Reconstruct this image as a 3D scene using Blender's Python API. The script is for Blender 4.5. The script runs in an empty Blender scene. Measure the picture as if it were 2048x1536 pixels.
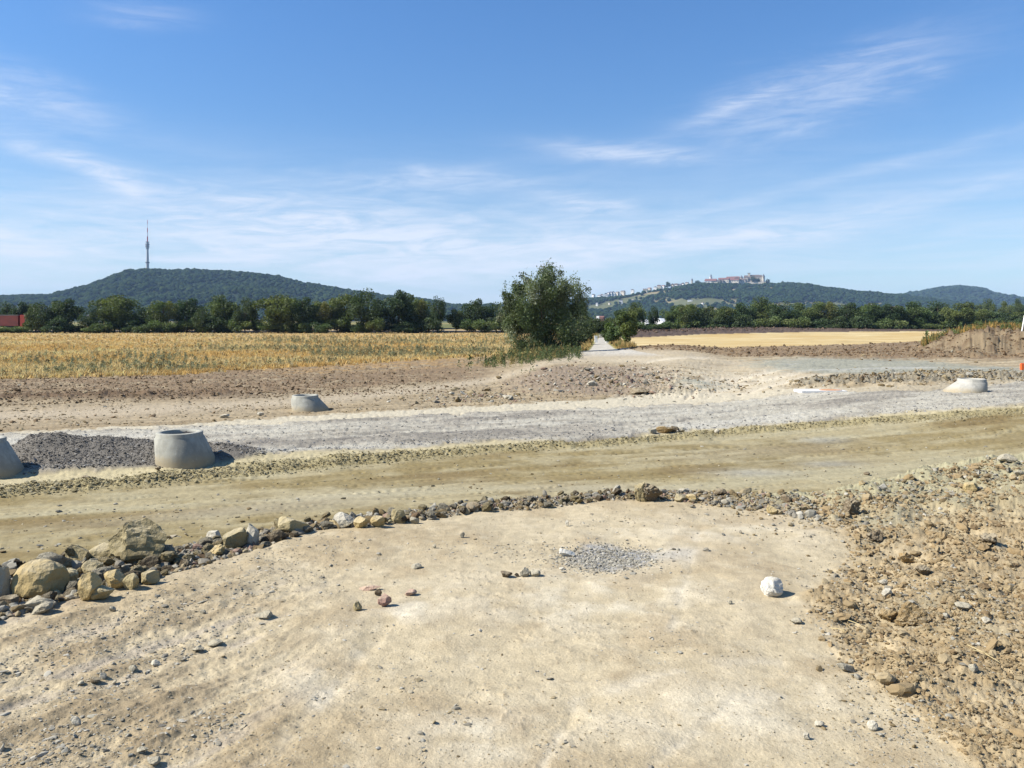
import bpy, bmesh, math, random
import numpy as np
from mathutils import Vector, Matrix, Euler

random.seed(7)
RNG = np.random.RandomState(11)
scene = bpy.context.scene
COL = scene.collection

# ------------------------------------------------------------------ camera
F = 1590.0            # focal length in pixels of a 2048 wide picture
VH = 640.0            # horizon row
EYE = 3.0             # eye height above the road
cam_d = bpy.data.cameras.new("camera")
cam_d.sensor_width = 36.0
cam_d.lens = 36.0 * F / 2048.0
cam_d.shift_y = -(768.0 - VH) / 2048.0
cam_d.clip_start = 0.05
cam_d.clip_end = 30000
cam = bpy.data.objects.new("camera", cam_d)
cam.location = (0, 0, EYE)
cam.rotation_euler = (math.radians(90), 0, 0)
COL.objects.link(cam)
scene.camera = cam

# ------------------------------------------------------------------ light
SUN_EL = math.radians(43)
SUN_DIR = Vector((-math.cos(math.radians(8)) * math.cos(SUN_EL), -math.sin(math.radians(8)) * math.cos(SUN_EL), math.sin(SUN_EL)))
sun_d = bpy.data.lights.new("sun", 'SUN')
sun_d.energy = 4.4
sun_d.angle = math.radians(0.5)
sun_d.color = (1.0, 0.955, 0.88)
sun = bpy.data.objects.new("sun", sun_d)
sun.rotation_euler = SUN_DIR.to_track_quat('Z', 'Y').to_euler()
sun.location = (-30, 10, 40)
COL.objects.link(sun)
scene.view_settings.view_transform = 'Standard'
scene.view_settings.look = 'None'
scene.view_settings.gamma = 1
scene.view_settings.exposure = 1.0
SKY_STRENGTH = 0.055

world = bpy.data.worlds.new("World")
scene.world = world
world.use_nodes = True
nt = world.node_tree
nt.nodes.clear()

class NB:
    """tiny helper to write node maths"""
    def __init__(self, nt): self.nt = nt
    def n(self, t, **k):
        nd = self.nt.nodes.new(t)
        for a, b in k.items(): setattr(nd, a, b)
        return nd
    def lk(self, a, b): self.nt.links.new(a, b)
    def put(self, sock, v):
        if isinstance(v, (int, float)): sock.default_value = v
        elif isinstance(v, (tuple, list)):
            sock.default_value = tuple(v) + ((1.0,) if len(v) == 3 and len(sock.default_value) == 4 else ())
        else: self.lk(v, sock)
    def m(self, op, a, b=None, c=None, clamp=False):
        nd = self.n('ShaderNodeMath', operation=op, use_clamp=clamp)
        self.put(nd.inputs[0], a)
        if b is not None: self.put(nd.inputs[1], b)
        if c is not None: self.put(nd.inputs[2], c)
        return nd.outputs[0]
    def ss(self, x, a, b, c=0.0, d=1.0):
        nd = self.n('ShaderNodeMapRange', interpolation_type='SMOOTHSTEP')
        self.put(nd.inputs['Value'], x)
        for k, v in zip(('From Min', 'From Max', 'To Min', 'To Max'), (a, b, c, d)): nd.inputs[k].default_value = v
        return nd.outputs[0]
    def comb(self, x, y, z=0.0):
        nd = self.n('ShaderNodeCombineXYZ')
        for i, q in enumerate((x, y, z)): self.put(nd.inputs[i], q)
        return nd.outputs[0]
    def noise(self, vec, scale, detail=4, rough=0.5, dist=0.0):
        nd = self.n('ShaderNodeTexNoise')
        if vec is not None: self.lk(vec, nd.inputs['Vector'])
        nd.inputs['Scale'].default_value = scale; nd.inputs['Detail'].default_value = detail
        nd.inputs['Roughness'].default_value = rough; nd.inputs['Distortion'].default_value = dist
        return nd.outputs['Fac']
    def mix(self, f, a, b, blend='MIX'):
        nd = self.n('ShaderNodeMix', data_type='RGBA', blend_type=blend)
        self.put(nd.inputs[0], f); self.put(nd.inputs[6], a); self.put(nd.inputs[7], b)
        return nd.outputs[2]

W = NB(nt)
sky = W.n('ShaderNodeTexSky', sky_type='NISHITA')
sky.sun_disc = False
sky.sun_elevation = SUN_EL
sky.sun_rotation = math.atan2(SUN_DIR.x, SUN_DIR.y)
sky.altitude = 400; sky.air_density = 1.0; sky.dust_density = 0.35; sky.ozone_density = 3.0
tc = W.n('ShaderNodeTexCoord')
sep = W.n('ShaderNodeSeparateXYZ'); W.lk(tc.outputs['Generated'], sep.inputs[0])
az = W.m('ARCTAN2', sep.outputs[0], sep.outputs[1])
el = W.m('ARCSINE', sep.outputs[2])
# cirrus: (u, v, half length, half width, tilt degrees, strength)
wisps = [(1640, 185, 210, 38, 14, .55), (1470, 212, 100, 9, 17, .6), (1235, 305, 150, 13, -5, .7), (1178, 410, 95, 15, -9, .75),
         (40, 190, 150, 26, -14, .55), (150, 320, 130, 16, -18, .6), (640, 455, 340, 50, -3, .62), (860, 362, 240, 17, 2, .5),
         (1520, 475, 260, 17, 3, .5), (1720, 345, 420, 9, 11, .28), (1900, 385, 220, 14, 11, .3), (1330, 480, 380, 30, 8, .35),
         (45, 505, 120, 40, -6, .5), (1189, 573, 22, 9, 0, .5), (280, 30, 80, 14, 5, .3), (250, 380, 140, 9, -22, .35), (820, 510, 480, 50, 2, .42), (250, 470, 330, 45, 3, .35), (1860, 140, 30, 10, -8, .4)]
tot = None
nz = W.noise(W.comb(W.m('MULTIPLY', az, 4.0), W.m('MULTIPLY', el, 16.0), 3.1), 1.6, 6, 0.62, 1.2)
fil = W.noise(W.comb(W.m('ADD', W.m('MULTIPLY', az, 9.0), W.m('MULTIPLY', el, -16.0)), W.m('MULTIPLY', el, 55.0), 7.7), 1.3, 6, 0.65, 0.9)
for (u, v, L, w, tilt, s) in wisps:
    w *= 1.35; s *= 0.72
    a0 = math.atan((u - 1024) / F); e0 = math.atan((VH - v) / F * math.cos(a0))
    c, sn = math.cos(math.radians(tilt)), math.sin(math.radians(tilt))
    da = W.m('SUBTRACT', az, a0); de = W.m('SUBTRACT', el, e0)
    p = W.m('MULTIPLY', W.m('ADD', W.m('MULTIPLY', da, c), W.m('MULTIPLY', de, sn)), F / L)
    q = W.m('MULTIPLY', W.m('SUBTRACT', W.m('MULTIPLY', de, c), W.m('MULTIPLY', da, sn)), F / w)
    q = W.m('ADD', q, W.m('MULTIPLY_ADD', nz, 2.6, -1.3))
    r = W.m('ADD', W.m('MULTIPLY', p, p), W.m('MULTIPLY', q, q))
    g = W.m('MULTIPLY', W.m('EXPONENT', W.m('MULTIPLY', r, -1.0)), s)
    tot = g if tot is None else W.m('ADD', tot, g)
cl = W.m('MULTIPLY', tot, W.ss(fil, 0.28, 0.72, 0.25, 1.15))
veil = W.m('MULTIPLY', W.ss(el, 0.26, 0.0, 0.0, 1.0), W.ss(W.noise(W.comb(W.m('MULTIPLY', az, 3.0), W.m('MULTIPLY', el, 26.0), 1.0), 1.5, 5, 0.6, 1.0), 0.3, 0.72, 0.16, 0.55))
cl = W.m('MINIMUM', W.m('ADD', cl, veil), 0.85)
tint = W.mix(1.0, sky.outputs[0], W.mix(W.ss(el, 0.42, 0.02), (0.80, 1.22, 1.58), (0.98, 1.14, 1.24)), 'MULTIPLY')
skyc = W.mix(cl, tint, (8.3, 8.7, 9.7))
bg = W.n('ShaderNodeBackground'); bg.inputs['Strength'].default_value = SKY_STRENGTH
W.lk(skyc, bg.inputs[0])
wo = W.n('ShaderNodeOutputWorld'); W.lk(bg.outputs[0], wo.inputs[0])

# ------------------------------------------------------------------ small tools
def s2l(r, g, b, k=0.62):
    f = lambda c: ((c / 255 + 0.055) / 1.055) ** 2.4 if c > 10 else c / 255 / 12.92
    return np.array([f(r), f(g), f(b)]) * k
def sst(a, b, x):
    t = np.clip((x - a) / (b - a), 0, 1); return t * t * (3 - 2 * t)
PERM = np.random.RandomState(5).permutation(256); PERM = np.concatenate([PERM, PERM])
GA = np.random.RandomState(6).rand(256) * 2 * np.pi
GX, GY = np.cos(GA), np.sin(GA)
def perlin(x, y, seed=0):
    x = x + seed * 17.31; y = y + seed * 9.77
    xi = np.floor(x).astype(np.int64); yi = np.floor(y).astype(np.int64)
    xf = x - xi; yf = y - yi
    a, b = xi & 255, yi & 255; a1 = (a + 1) & 255; b1 = (b + 1) & 255
    w = xf * xf * xf * (xf * (xf * 6 - 15) + 10); h = yf * yf * yf * (yf * (yf * 6 - 15) + 10)
    def g(ix, iy, dx, dy):
        i = PERM[PERM[ix] + iy]; return GX[i] * dx + GY[i] * dy
    n00 = g(a, b, xf, yf); n10 = g(a1, b, xf - 1, yf); n01 = g(a, b1, xf, yf - 1); n11 = g(a1, b1, xf - 1, yf - 1)
    n0 = n00 + w * (n10 - n00); n1 = n01 + w * (n11 - n01)
    return (n0 + h * (n1 - n0)) * 1.5
def fbm(x, y, sc, octv=4, seed=0, gain=0.5):
    r = 0; a = 1; tt = 0
    for o in range(octv):
        r = r + a * perlin(x * sc, y * sc, seed + o * 3); tt += a; a *= gain; sc *= 2.03
    return r / tt * 1.3
def curve(pts):
    p = np.array(pts, float); return lambda u: np.interp(u, p[:, 0], p[:, 1])

def tag(o, label=None, cat=None, group=None, kind=None):
    if label: o['label'] = label
    if cat: o['category'] = cat
    if group: o['group'] = group
    if kind: o['kind'] = kind
    return o

def np_mesh(name, V, Fc, mat, cols=None, smooth=False, parent=None):
    """mesh from numpy arrays; Fc is (n,3) or (n,4); cols per vertex"""
    me = bpy.data.meshes.new(name)
    V = np.asarray(V, np.float32); Fc = np.asarray(Fc, np.int32)
    k = Fc.shape[1]
    me.vertices.add(len(V)); me.vertices.foreach_set('co', V.ravel())
    me.loops.add(Fc.size); me.loops.foreach_set('vertex_index', Fc.ravel())
    me.polygons.add(len(Fc))
    me.polygons.foreach_set('loop_start', np.arange(0, Fc.size, k, dtype=np.int32))
    me.polygons.foreach_set('loop_total', np.full(len(Fc), k, np.int32))
    me.polygons.foreach_set('use_smooth', np.full(len(Fc), smooth))
    me.update(calc_edges=True)
    if cols is not None:
        at = me.color_attributes.new('Col', 'FLOAT_COLOR', 'POINT')
        c4 = np.ones((len(V), 4), np.float32); c4[:, :3] = cols
        at.data.foreach_set('color', c4.ravel())
    if mat: me.materials.append(mat)
    o = bpy.data.objects.new(name, me); COL.objects.link(o)
    if parent: o.parent = parent
    return o

def empty(name, loc, rz=0):
    o = bpy.data.objects.new(name, None); COL.objects.link(o)
    o.location = loc; o.rotation_euler = (0, 0, rz); o.empty_display_size = 0.3
    return o
def copy_tree(o, parent=None):
    c = o.copy(); COL.objects.link(c); c.parent = parent
    for ch in list(o.children): copy_tree(ch, c)
    return c

class MB:
    def __init__(self): self.bm = bmesh.new()
    def box(self, x0, x1, y0, y1, z0, z1, bevel=0):
        r = bmesh.ops.create_cube(self.bm, size=1)
        M = Matrix.Translation(((x0 + x1) / 2, (y0 + y1) / 2, (z0 + z1) / 2)) @ Matrix.Diagonal((x1 - x0, y1 - y0, z1 - z0, 1))
        bmesh.ops.transform(self.bm, matrix=M, verts=r['verts'])
        if bevel:
            es = list({e for v in r['verts'] for e in v.link_edges})
            bmesh.ops.bevel(self.bm, geom=es, offset=bevel, segments=2, affect='EDGES')
        return self
    def cyl(self, a, b, r0, r1, n=10, caps=True):
        a, b = Vector(a), Vector(b); d = b - a
        r = bmesh.ops.create_cone(self.bm, cap_ends=caps, segments=n, radius1=r0, radius2=r1, depth=d.length)
        M = Matrix.Translation((a + b) / 2) @ d.to_track_quat('Z', 'Y').to_matrix().to_4x4()
        bmesh.ops.transform(self.bm, matrix=M, verts=r['verts'])
        return self
    def gable(self, x0, x1, y0, y1, z0, z1, along='x', hip=0.0):
        bm = self.bm
        if along == 'x':
            ym = (y0 + y1) / 2; h = hip * (x1 - x0)
            c = [(x0, y0, z0), (x1, y0, z0), (x1, y1, z0), (x0, y1, z0), (x0 + h, ym, z1), (x1 - h, ym, z1)]
            f = [(0, 1, 5, 4), (2, 3, 4, 5), (1, 2, 5), (3, 0, 4), (3, 2, 1, 0)]
        else:
            xm = (x0 + x1) / 2; h = hip * (y1 - y0)
            c = [(x0, y0, z0), (x1, y0, z0), (x1, y1, z0), (x0, y1, z0), (xm, y0 + h, z1), (xm, y1 - h, z1)]
            f = [(1, 2, 5, 4), (3, 0, 4, 5), (0, 1, 4), (2, 3, 5), (3, 2, 1, 0)]
        vs = [bm.verts.new(p) for p in c]
        for q in f: bm.faces.new([vs[i] for i in q])
        return self
    def build(self, name, mat, parent=None, smooth=False):
        me = bpy.data.meshes.new(name)
        bmesh.ops.recalc_face_normals(self.bm, faces=self.bm.faces)
        self.bm.to_mesh(me); self.bm.free()
        if smooth: me.polygons.foreach_set('use_smooth', [True] * len(me.polygons))
        me.materials.append(mat)
        o = bpy.data.objects.new(name, me); COL.objects.link(o)
        if parent: o.parent = parent
        return o

def ico(sub):
    bm = bmesh.new(); bmesh.ops.create_icosphere(bm, subdivisions=sub, radius=1)
    V = np.array([v.co[:] for v in bm.verts]); Fc = np.array([[v.index for v in f.verts] for f in bm.faces]); bm.free()
    return V, Fc
ICO1, ICO2, ICO3, ICO4 = ico(1), ico(2), ico(3), ico(4)

def rock_shape(src, seed, planes=12, rough=0.06, flat=(1, 1, 1), lo=.5, hi=.85):
    r = np.random.RandomState(seed)
    V = src[0].copy()
    for k in range(planes):
        n = r.normal(size=3); n /= np.linalg.norm(n)
        d = r.uniform(lo, hi); s = V @ n
        V = V - np.outer(np.maximum(s - d, 0), n)
    n1 = fbm(V[:, 0] + V[:, 2], V[:, 1] - V[:, 2] * .7, 1.6, 4, seed, .6) + fbm(V[:, 2] * 1.2, V[:, 0] - V[:, 1], 2.3, 3, seed + 5, .6)
    V = V * (1 + rough * n1)[:, None] * np.array(flat)
    V /= np.abs(V).max()
    return V, src[1]

def rotmats(n, rng, tilt=None):
    """random rotations; tilt limits the lean from upright"""
    a = rng.rand(n) * 2 * np.pi
    if tilt is None:
        q = rng.normal(size=(n, 4)); q /= np.linalg.norm(q, axis=1)[:, None]
        w, x, y, z = q.T
    else:
        ax = rng.rand(n) * 2 * np.pi; th = rng.normal(size=n) * tilt
        # compose z rotation a then tilt th about horizontal axis ax
        cz, sz = np.cos(a / 2), np.sin(a / 2); ct, st = np.cos(th / 2), np.sin(th / 2)
        ux, uy = np.cos(ax) * st, np.sin(ax) * st
        w = ct * cz; x = ux * cz + uy * sz; y = uy * cz - ux * sz; z = ct * sz
    R = np.empty((n, 3, 3))
    R[:, 0, 0] = 1 - 2 * (y * y + z * z); R[:, 0, 1] = 2 * (x * y - z * w); R[:, 0, 2] = 2 * (x * z + y * w)
    R[:, 1, 0] = 2 * (x * y + z * w); R[:, 1, 1] = 1 - 2 * (x * x + z * z); R[:, 1, 2] = 2 * (y * z - x * w)
    R[:, 2, 0] = 2 * (x * z - y * w); R[:, 2, 1] = 2 * (y * z + x * w); R[:, 2, 2] = 1 - 2 * (x * x + y * y)
    return R

def scatter(name, protos, P, S, R, C, mat, smooth=False, parent=None):
    """merge many small copies into ONE mesh: protos list of (V,F); S (n,3) scale; C (n,3) colour"""
    n = len(P); pick = RNG.randint(0, len(protos), n)
    Vs, Fs, Cs, off = [], [], [], 0
    for k, (pv, pf) in enumerate(protos):
        i = np.where(pick == k)[0]
        if len(i) == 0: continue
        v = pv[None] * S[i][:, None, :]
        v = np.einsum('nij,nkj->nki', R[i], v) + P[i][:, None, :]
        Vs.append(v.reshape(-1, 3)); Cs.append(np.repeat(C[i], len(pv), 0))
        f = pf[None] + (np.arange(len(i)) * len(pv))[:, None, None] + off
        Fs.append(f.reshape(-1, pf.shape[1])); off += len(i) * len(pv)
    return np_mesh(name, np.concatenate(Vs), np.concatenate(Fs), mat, np.concatenate(Cs), smooth, parent)

# ------------------------------------------------------------------ materials
def mat_new(name):
    m = bpy.data.materials.new(name); m.use_nodes = True
    b = m.node_tree.nodes['Principled BSDF']; return m, NB(m.node_tree), b
def mat_attr(name, grain=60.0, amt=0.25, bump=0.4, bdist=0.004, rough=0.95, grain2=None, objrand=0.0):
    """vertex colour x fine procedural grain, with bump"""
    m, N, b = mat_new(name)
    at = N.n('ShaderNodeAttribute', attribute_name='Col'); geo = N.n('ShaderNodeNewGeometry')
    n1 = N.noise(geo.outputs['Position'], grain, 6, 0.65)
    k = N.m('MULTIPLY_ADD', n1, 2 * amt, 1 - amt)
    if grain2:
        n2 = N.noise(geo.outputs['Position'], grain2, 5, 0.6); k = N.m('MULTIPLY', k, N.m('MULTIPLY_ADD', n2, 2 * amt, 1 - amt))
    c = N.mix(1.0, at.outputs['Color'], N.comb(k, k, k), 'MULTIPLY')
    N.lk(c, b.inputs['Base Color'])
    b.inputs['Roughness'].default_value = rough; b.inputs['Specular IOR Level'].default_value = 0.15
    if bump:
        bp = N.n('ShaderNodeBump'); bp.inputs['Strength'].default_value = bump; bp.inputs['Distance'].default_value = bdist
        N.lk(n1, bp.inputs['Height']); N.lk(bp.outputs[0], b.inputs['Normal'])
    return m
def mat_plain(name, c, rough=0.8, amt=0.2, scale=8.0, bump=0.0, bdist=0.01, metal=0.0, spec=0.3, c2=None, objrand=0.0, coord='Object', emis=None):
    m, N, b = mat_new(name)
    tcn = N.n('ShaderNodeTexCoord')
    n1 = N.noise(tcn.outputs[coord], scale, 6, 0.62)
    k = N.m('MULTIPLY_ADD', n1, 2 * amt, 1 - amt)
    base = tuple(c)
    if c2 is not None:
        base = N.mix(N.ss(N.noise(tcn.outputs[coord], scale * 0.33, 5, 0.6), 0.42, 0.6), tuple(c), tuple(c2))
    if objrand:
        oi = N.n('ShaderNodeObjectInfo'); k = N.m('MULTIPLY', k, N.m('MULTIPLY_ADD', oi.outputs['Random'], 2 * objrand, 1 - objrand))
    cc = N.mix(1.0, base, N.comb(k, k, k), 'MULTIPLY')
    N.lk(cc, b.inputs['Base Color'])
    b.inputs['Roughness'].default_value = rough; b.inputs['Metallic'].default_value = metal; b.inputs['Specular IOR Level'].default_value = spec
    if bump:
        bp = N.n('ShaderNodeBump'); bp.inputs['Strength'].default_value = bump; bp.inputs['Distance'].default_value = bdist
        N.lk(n1, bp.inputs['Height']); N.lk(bp.outputs[0], b.inputs['Normal'])
    return m
def mat_leaf(name, tint=(1, 1, 1), tt=(1.3, 1.4, 0.7), trans=0.3, objrand=0.18, spec=0.25, rough=0.6):
    m, N, b = mat_new(name)
    at = N.n('ShaderNodeAttribute', attribute_name='Col'); oi = N.n('ShaderNodeObjectInfo')
    k = N.m('MULTIPLY_ADD', oi.outputs['Random'], 2 * objrand, 1 - objrand)
    kk = N.m('MULTIPLY_ADD', oi.outputs['Random'], objrand, 1 - objrand / 2)
    c = N.mix(1.0, at.outputs['Color'], N.comb(k, kk, N.m('MULTIPLY', kk, 0.98)), 'MULTIPLY')
    c = N.mix(1.0, c, tint, 'MULTIPLY')
    N.lk(c, b.inputs['Base Color']); b.inputs['Roughness'].default_value = rough; b.inputs['Specular IOR Level'].default_value = spec
    tr = N.n('ShaderNodeBsdfTranslucent'); N.lk(N.mix(1.0, c, tt, 'MULTIPLY'), tr.inputs[0])
    mx = N.n('ShaderNodeMixShader'); mx.inputs[0].default_value = trans
    out = m.node_tree.nodes['Material Output']
    N.lk(b.outputs[0], mx.inputs[1]); N.lk(tr.outputs[0], mx.inputs[2]); N.lk(mx.outputs[0], out.inputs[0])
    return m

M_SOIL = mat_attr('soil', 85, 0.36, 0.7, 0.009, grain2=11.0)
M_SOILF = mat_attr('soil_far', 5, 0.22, 0.3, 0.05, grain2=0.8)
M_GRAVEL = mat_attr('gravel', 28, 0.34, 0.7, 0.03, grain2=3.0)
M_STONE = mat_attr('stone_bits', 40, 0.22, 0.3, 0.006)
M_CLOD = mat_attr('clod_bits', 60, 0.25, 0.5, 0.01)
M_GRASS = mat_leaf('dry_grass', trans=0.35, tt=(1.05, 1.0, .9), spec=.1, rough=.9)
M_WOODS = mat_leaf('woods', trans=0.0, spec=0.0, rough=1.0)
M_LEAF = mat_leaf('leaves', trans=0.25)
M_BARK = mat_plain('bark', (0.09, 0.07, 0.05), 0.9, 0.35, 14, 0.5)
M_CONC = mat_plain('concrete', (0.34, 0.33, 0.275), 0.9, 0.16, 9, 0.25, 0.01, c2=(0.27, 0.26, 0.215))
M_CONC2 = mat_plain('pale_concrete', (0.38, 0.36, 0.31), 0.9, 0.12, 9, 0.2, 0.01, c2=(0.32, 0.305, 0.26))
M_IRON = mat_plain('iron', (0.10, 0.09, 0.085), 0.6, 0.3, 30, metal=0.6)

# ------------------------------------------------------------------ traced boundaries (photo columns -> rows)
A = curve([(-1500, 1500), (-500, 1330), (0, 1240), (154, 1199), (249, 1175), (376, 1141), (513, 1100), (625, 1062), (737, 1056), (839, 1042), (942, 1024),
           (1078, 1018), (1215, 1003), (1348, 1007), (1485, 1020), (1570, 1033), (1656, 1054), (1758, 1084), (1900, 1100), (2100, 1110), (3600, 1200)])
B = curve([(-1500, 1300), (-500, 1170), (0, 1125), (171, 1103), (376, 1083), (478, 1066), (564, 1050), (666, 1040), (771, 1028), (908, 1010), (1010, 1000),
           (1112, 993), (1215, 986), (1348, 983), (1433, 986), (1553, 990), (1656, 982), (1741, 968), (1861, 938), (1963, 919), (2048, 910), (2500, 880), (3600, 850)])
BERM = curve([(-1500, 1120), (0, 985), (300, 962), (700, 925), (1000, 897), (1200, 888), (1500, 862), (1800, 838), (2048, 822), (3600, 760)])
E1 = curve([(-1500, 1040), (0, 955), (300, 938), (450, 930), (700, 906), (860, 893), (1000, 882), (1100, 881), (1250, 876), (1320, 866), (1500, 853),
            (1650, 842), (1800, 826), (2048, 810), (3600, 750)])
E2 = curve([(-1500, 900), (0, 870), (307, 858), (513, 851), (700, 840), (871, 831), (1042, 822), (1213, 817), (1400, 808), (1485, 801), (1553, 793),
            (1594, 786), (1690, 785), (1861, 782), (2048, 766), (3600, 730)])
FF = curve([(-1500, 890), (0, 864), (307, 852), (410, 846), (581, 834), (700, 826), (871, 817), (1042, 807), (1213, 798), (1315, 792), (1450, 785), (1594, 776),
            (1861, 770), (2048, 757), (3600, 725)])
GE = curve([(-1500, 762), (0, 757), (342, 749), (700, 728), (871, 718), (1008, 711), (1100, 706), (1140, 690), (1195, 676)])   # dry grass near edge
SB1 = curve([(1230, 702), (1400, 698), (1550, 693), (1700, 690), (1860, 682), (2100, 680), (3600, 676)])   # stubble near edge
SB2 = curve([(1230, 678), (1340, 673), (1400, 669.5), (1600, 665), (1870, 663), (3600, 661)])              # stubble far edge
PL = curve([(660, 1201), (676, 1198), (684, 1192), (708, 1174), (718, 1160), (732, 1128)])                 # path left edge by row
PR = curve([(660, 1205), (676, 1207), (684, 1212), (700, 1232), (708, 1246), (718, 1276), (732, 1350)])
TRK = curve([(-1500, 845), (0, 832), (400, 815), (700, 795), (900, 772), (1050, 752), (1150, 735), (1230, 722), (1400, 722), (1600, 735)])   # pale track centre
RSO = lambda u, v: sst(0, 1, (u - np.interp(v, [1000, 1060, 1120, 1200, 1260, 1330, 1400, 1480, 1600, 2500], [1560, 1660, 1700, 1600, 1630, 1690, 1780, 1880, 2010, 2300]) + 30) / 90)  # rough soil on the right

def blob(u, v, u0, v0, a, b, tilt=0.0):
    du, dv = u - u0, v - v0
    c, s = math.cos(tilt), math.sin(tilt)
    p, q = (du * c + dv * s) / a, (-du * s + dv * c) / b
    return np.exp(-(p * p + q * q))
def band(v, v0, v1, w):
    """1 between rows v0 (upper) and v1 (lower)"""
    return sst(-w, w, v - v0) * sst(-w, w, v1 - v)

TH = math.radians(19); CA, SA = math.cos(TH), math.sin(TH)
TH2 = math.radians(52); CB, SB = math.cos(TH2), math.sin(TH2)

def base_z(x, y):
    return 0.5 * sst(5, 16, x) * sst(14, 24, y) * (1 - 0.6 * sst(60, 120, y))

ZONES = ['ground', 'spoil_mound', 'haul_road', 'gravel_road', 'dry_field', 'stubble_field', 'farm_path', 'sand_verge']

def terrain(x, y, want='all'):
    x = np.asarray(x, float); y = np.asarray(y, float); n = len(x)
    ys = np.maximum(y, 0.6)
    u = np.clip(1024 + F * x / ys, -1500, 3600)
    yB = F * 1.6 / (B(u) - VH); yA = F * 1.6 / (A(u) - VH)
    zb = base_z(x, y)
    near = y < yB
    z = np.zeros(n); C = np.zeros((n, 3)); Z = np.zeros(n, int)
    a_ = x * CA + y * SA; b_ = -x * SA + y * CA
    # ---- near platform and its outer slope
    i = np.where(y < yB * 1.9)[0]
    if len(i):
        X, Y, U = x[i], y[i], u[i]
        v = VH + F * 1.6 / ys[i]
        p = X * CB + Y * SB; q = -X * SB + Y * CB
        n0 = fbm(X, Y, 0.7, 3, 1); n1 = fbm(X, Y, 3.2, 4, 2); n2 = fbm(X, Y, 17, 3, 3); n3 = perlin(X * 60, Y * 60, 4)
        st = fbm(p * 0.28, q, 4.6, 4, 5); st2 = fbm(p * 0.3, q, 13, 3, 6)
        rs = RSO(U + 40 * n1, v)
        lf = (1 - sst(350, 800, U + 120 * n0)) * sst(1150, 1300, v + 0.15 * U)         # coarse streaked lower left
        zz = 1.4 + 0.03 * n0 + 0.010 * n1 * (1 + sst(900, 400, U)) + 0.0016 * n2 + 0.0008 * n3
        zz += lf * (0.018 * st + 0.008 * st2 + 0.006 * n2)
        cl = fbm(X, Y, 9, 5, 8, .62); cl2 = fbm(X, Y, 2.2, 3, 12)
        zz += rs * (0.034 * np.abs(cl) + 0.07 * cl2 + 0.004 * n2 - 0.005)
        # small bump field of scattered crusts on the platform
        crust = sst(0.25, 0.5, fbm(X, Y, 1.3, 3, 21) * 0.8 + 0.25 * n2) * (1 - rs)
        zz += crust * 0.006 * np.abs(n2)
        ab = sst(0, 1, (Y - yA[i]) / np.maximum(yB[i] - yA[i], 0.05))
        rub = fbm(X, Y, 14, 3, 9)
        zz += sst(0, .15, (Y - yA[i]) / np.maximum(yB[i] - yA[i], 0.05)) * (-0.05 * (1 - sst(400, 800, U)) + 0.02 * np.abs(rub) + .02 * np.abs(n1))
        zz += blob(U, v, 1235, 1112, 110, 30) * (-0.02)
        d = (Y - yB[i]) / yB[i]
        low = zb[i]
        zz = low + (zz - low) * np.clip(1 - d / 0.72, 0, 1) ** 1.15
        zz += np.where(d > 0, 0.02 * rub * np.clip(1 - d / .9, 0, 1), 0)
        # colours
        c = np.repeat(s2l(212, 195, 160)[None], len(i), 0)
        mx = lambda c, k, col: c + (np.clip(k, 0, 1)[:, None]) * (col - c)
        c = mx(c, sst(-.3, .5, n0 + .5 * n1) * .8, s2l(188, 168, 132))
        brt = blob(U, v, 1180, 1200, 300, 65) + blob(U, v, 1450, 1430, 300, 70) + blob(U, v, 780, 1240, 110, 30, -.3) + blob(U, v, 960, 1480, 160, 60) + .8 * blob(U, v, 560, 1360, 120, 40) + .7 * blob(U, v, 640, 1380, 60, 40) + .8 * blob(U, v, 1450, 1060, 300, 30)
        c = mx(c, brt * sst(-.5, .4, n1 + .4 * n0) * .95, s2l(232, 219, 190))
        c = mx(c, sst(.1, .6, fbm(X, Y, 5.5, 4, 31)) * .45, s2l(222, 207, 175)); c = mx(c, (1 - sst(300, 900, U)) * sst(1150, 1400, v) * .45 * sst(-.4, .4, n1), s2l(178, 156, 120)); c = mx(c, sst(.1, .45, fbm(X, Y, 1.6, 5, 33, .6)) * .45, s2l(182, 160, 124))
        c = mx(c, lf * sst(-.1, .45, st) * .75, s2l(158, 140, 110))
        c = mx(c, lf * sst(.15, .5, -st) * .6, s2l(190, 178, 160))
        for pl in ([(1350, 1250), (1372, 1170), (1398, 1060)], [(640, 1420), (760, 1260), (870, 1185)], [(1090, 1536), (1150, 1400), (1400, 1330), (1560, 1320)], [(1300, 1536), (1480, 1400), (1640, 1370)], [(560, 1500), (700, 1330), (760, 1240)]):
            pp = np.array(pl, float); dm = np.full(len(U), 1e9)
            for a0, b0 in zip(pp[:-1], pp[1:]):
                ab_ = b0 - a0; tt_ = np.clip(((U - a0[0]) * ab_[0] + (v - a0[1]) * ab_[1]) / (ab_ @ ab_), 0, 1)
                dm = np.minimum(dm, np.hypot(U - a0[0] - tt_ * ab_[0] + 14 * n1, v - a0[1] - tt_ * ab_[1] + 10 * n0))
            kk_ = np.exp(-(dm / 12) ** 2); c = mx(c, kk_ * .5 * sst(-.4, .3, n1), s2l(234, 222, 196)); zz -= .004 * kk_ + .0018 * kk_ * (np.sin((X * .55 + Y * .83) * 2 * np.pi / .06 + 3 * n1) > .2) * sst(-.1, .3, n0 + .4 * n1)
        g = blob(U + 30 * n1, v + 12 * n1, 1230, 1113, 95, 26)
        c = mx(c, sst(.25, .7, g + .2 * n2), s2l(176, 175, 172))
        c = mx(c, blob(U, v, 1345, 1108, 50, 16) * .7, s2l(205, 200, 188))
        c = mx(c, rs * (0.6 + .4 * sst(-.3, .3, cl2)), s2l(192, 171, 133))
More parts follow.
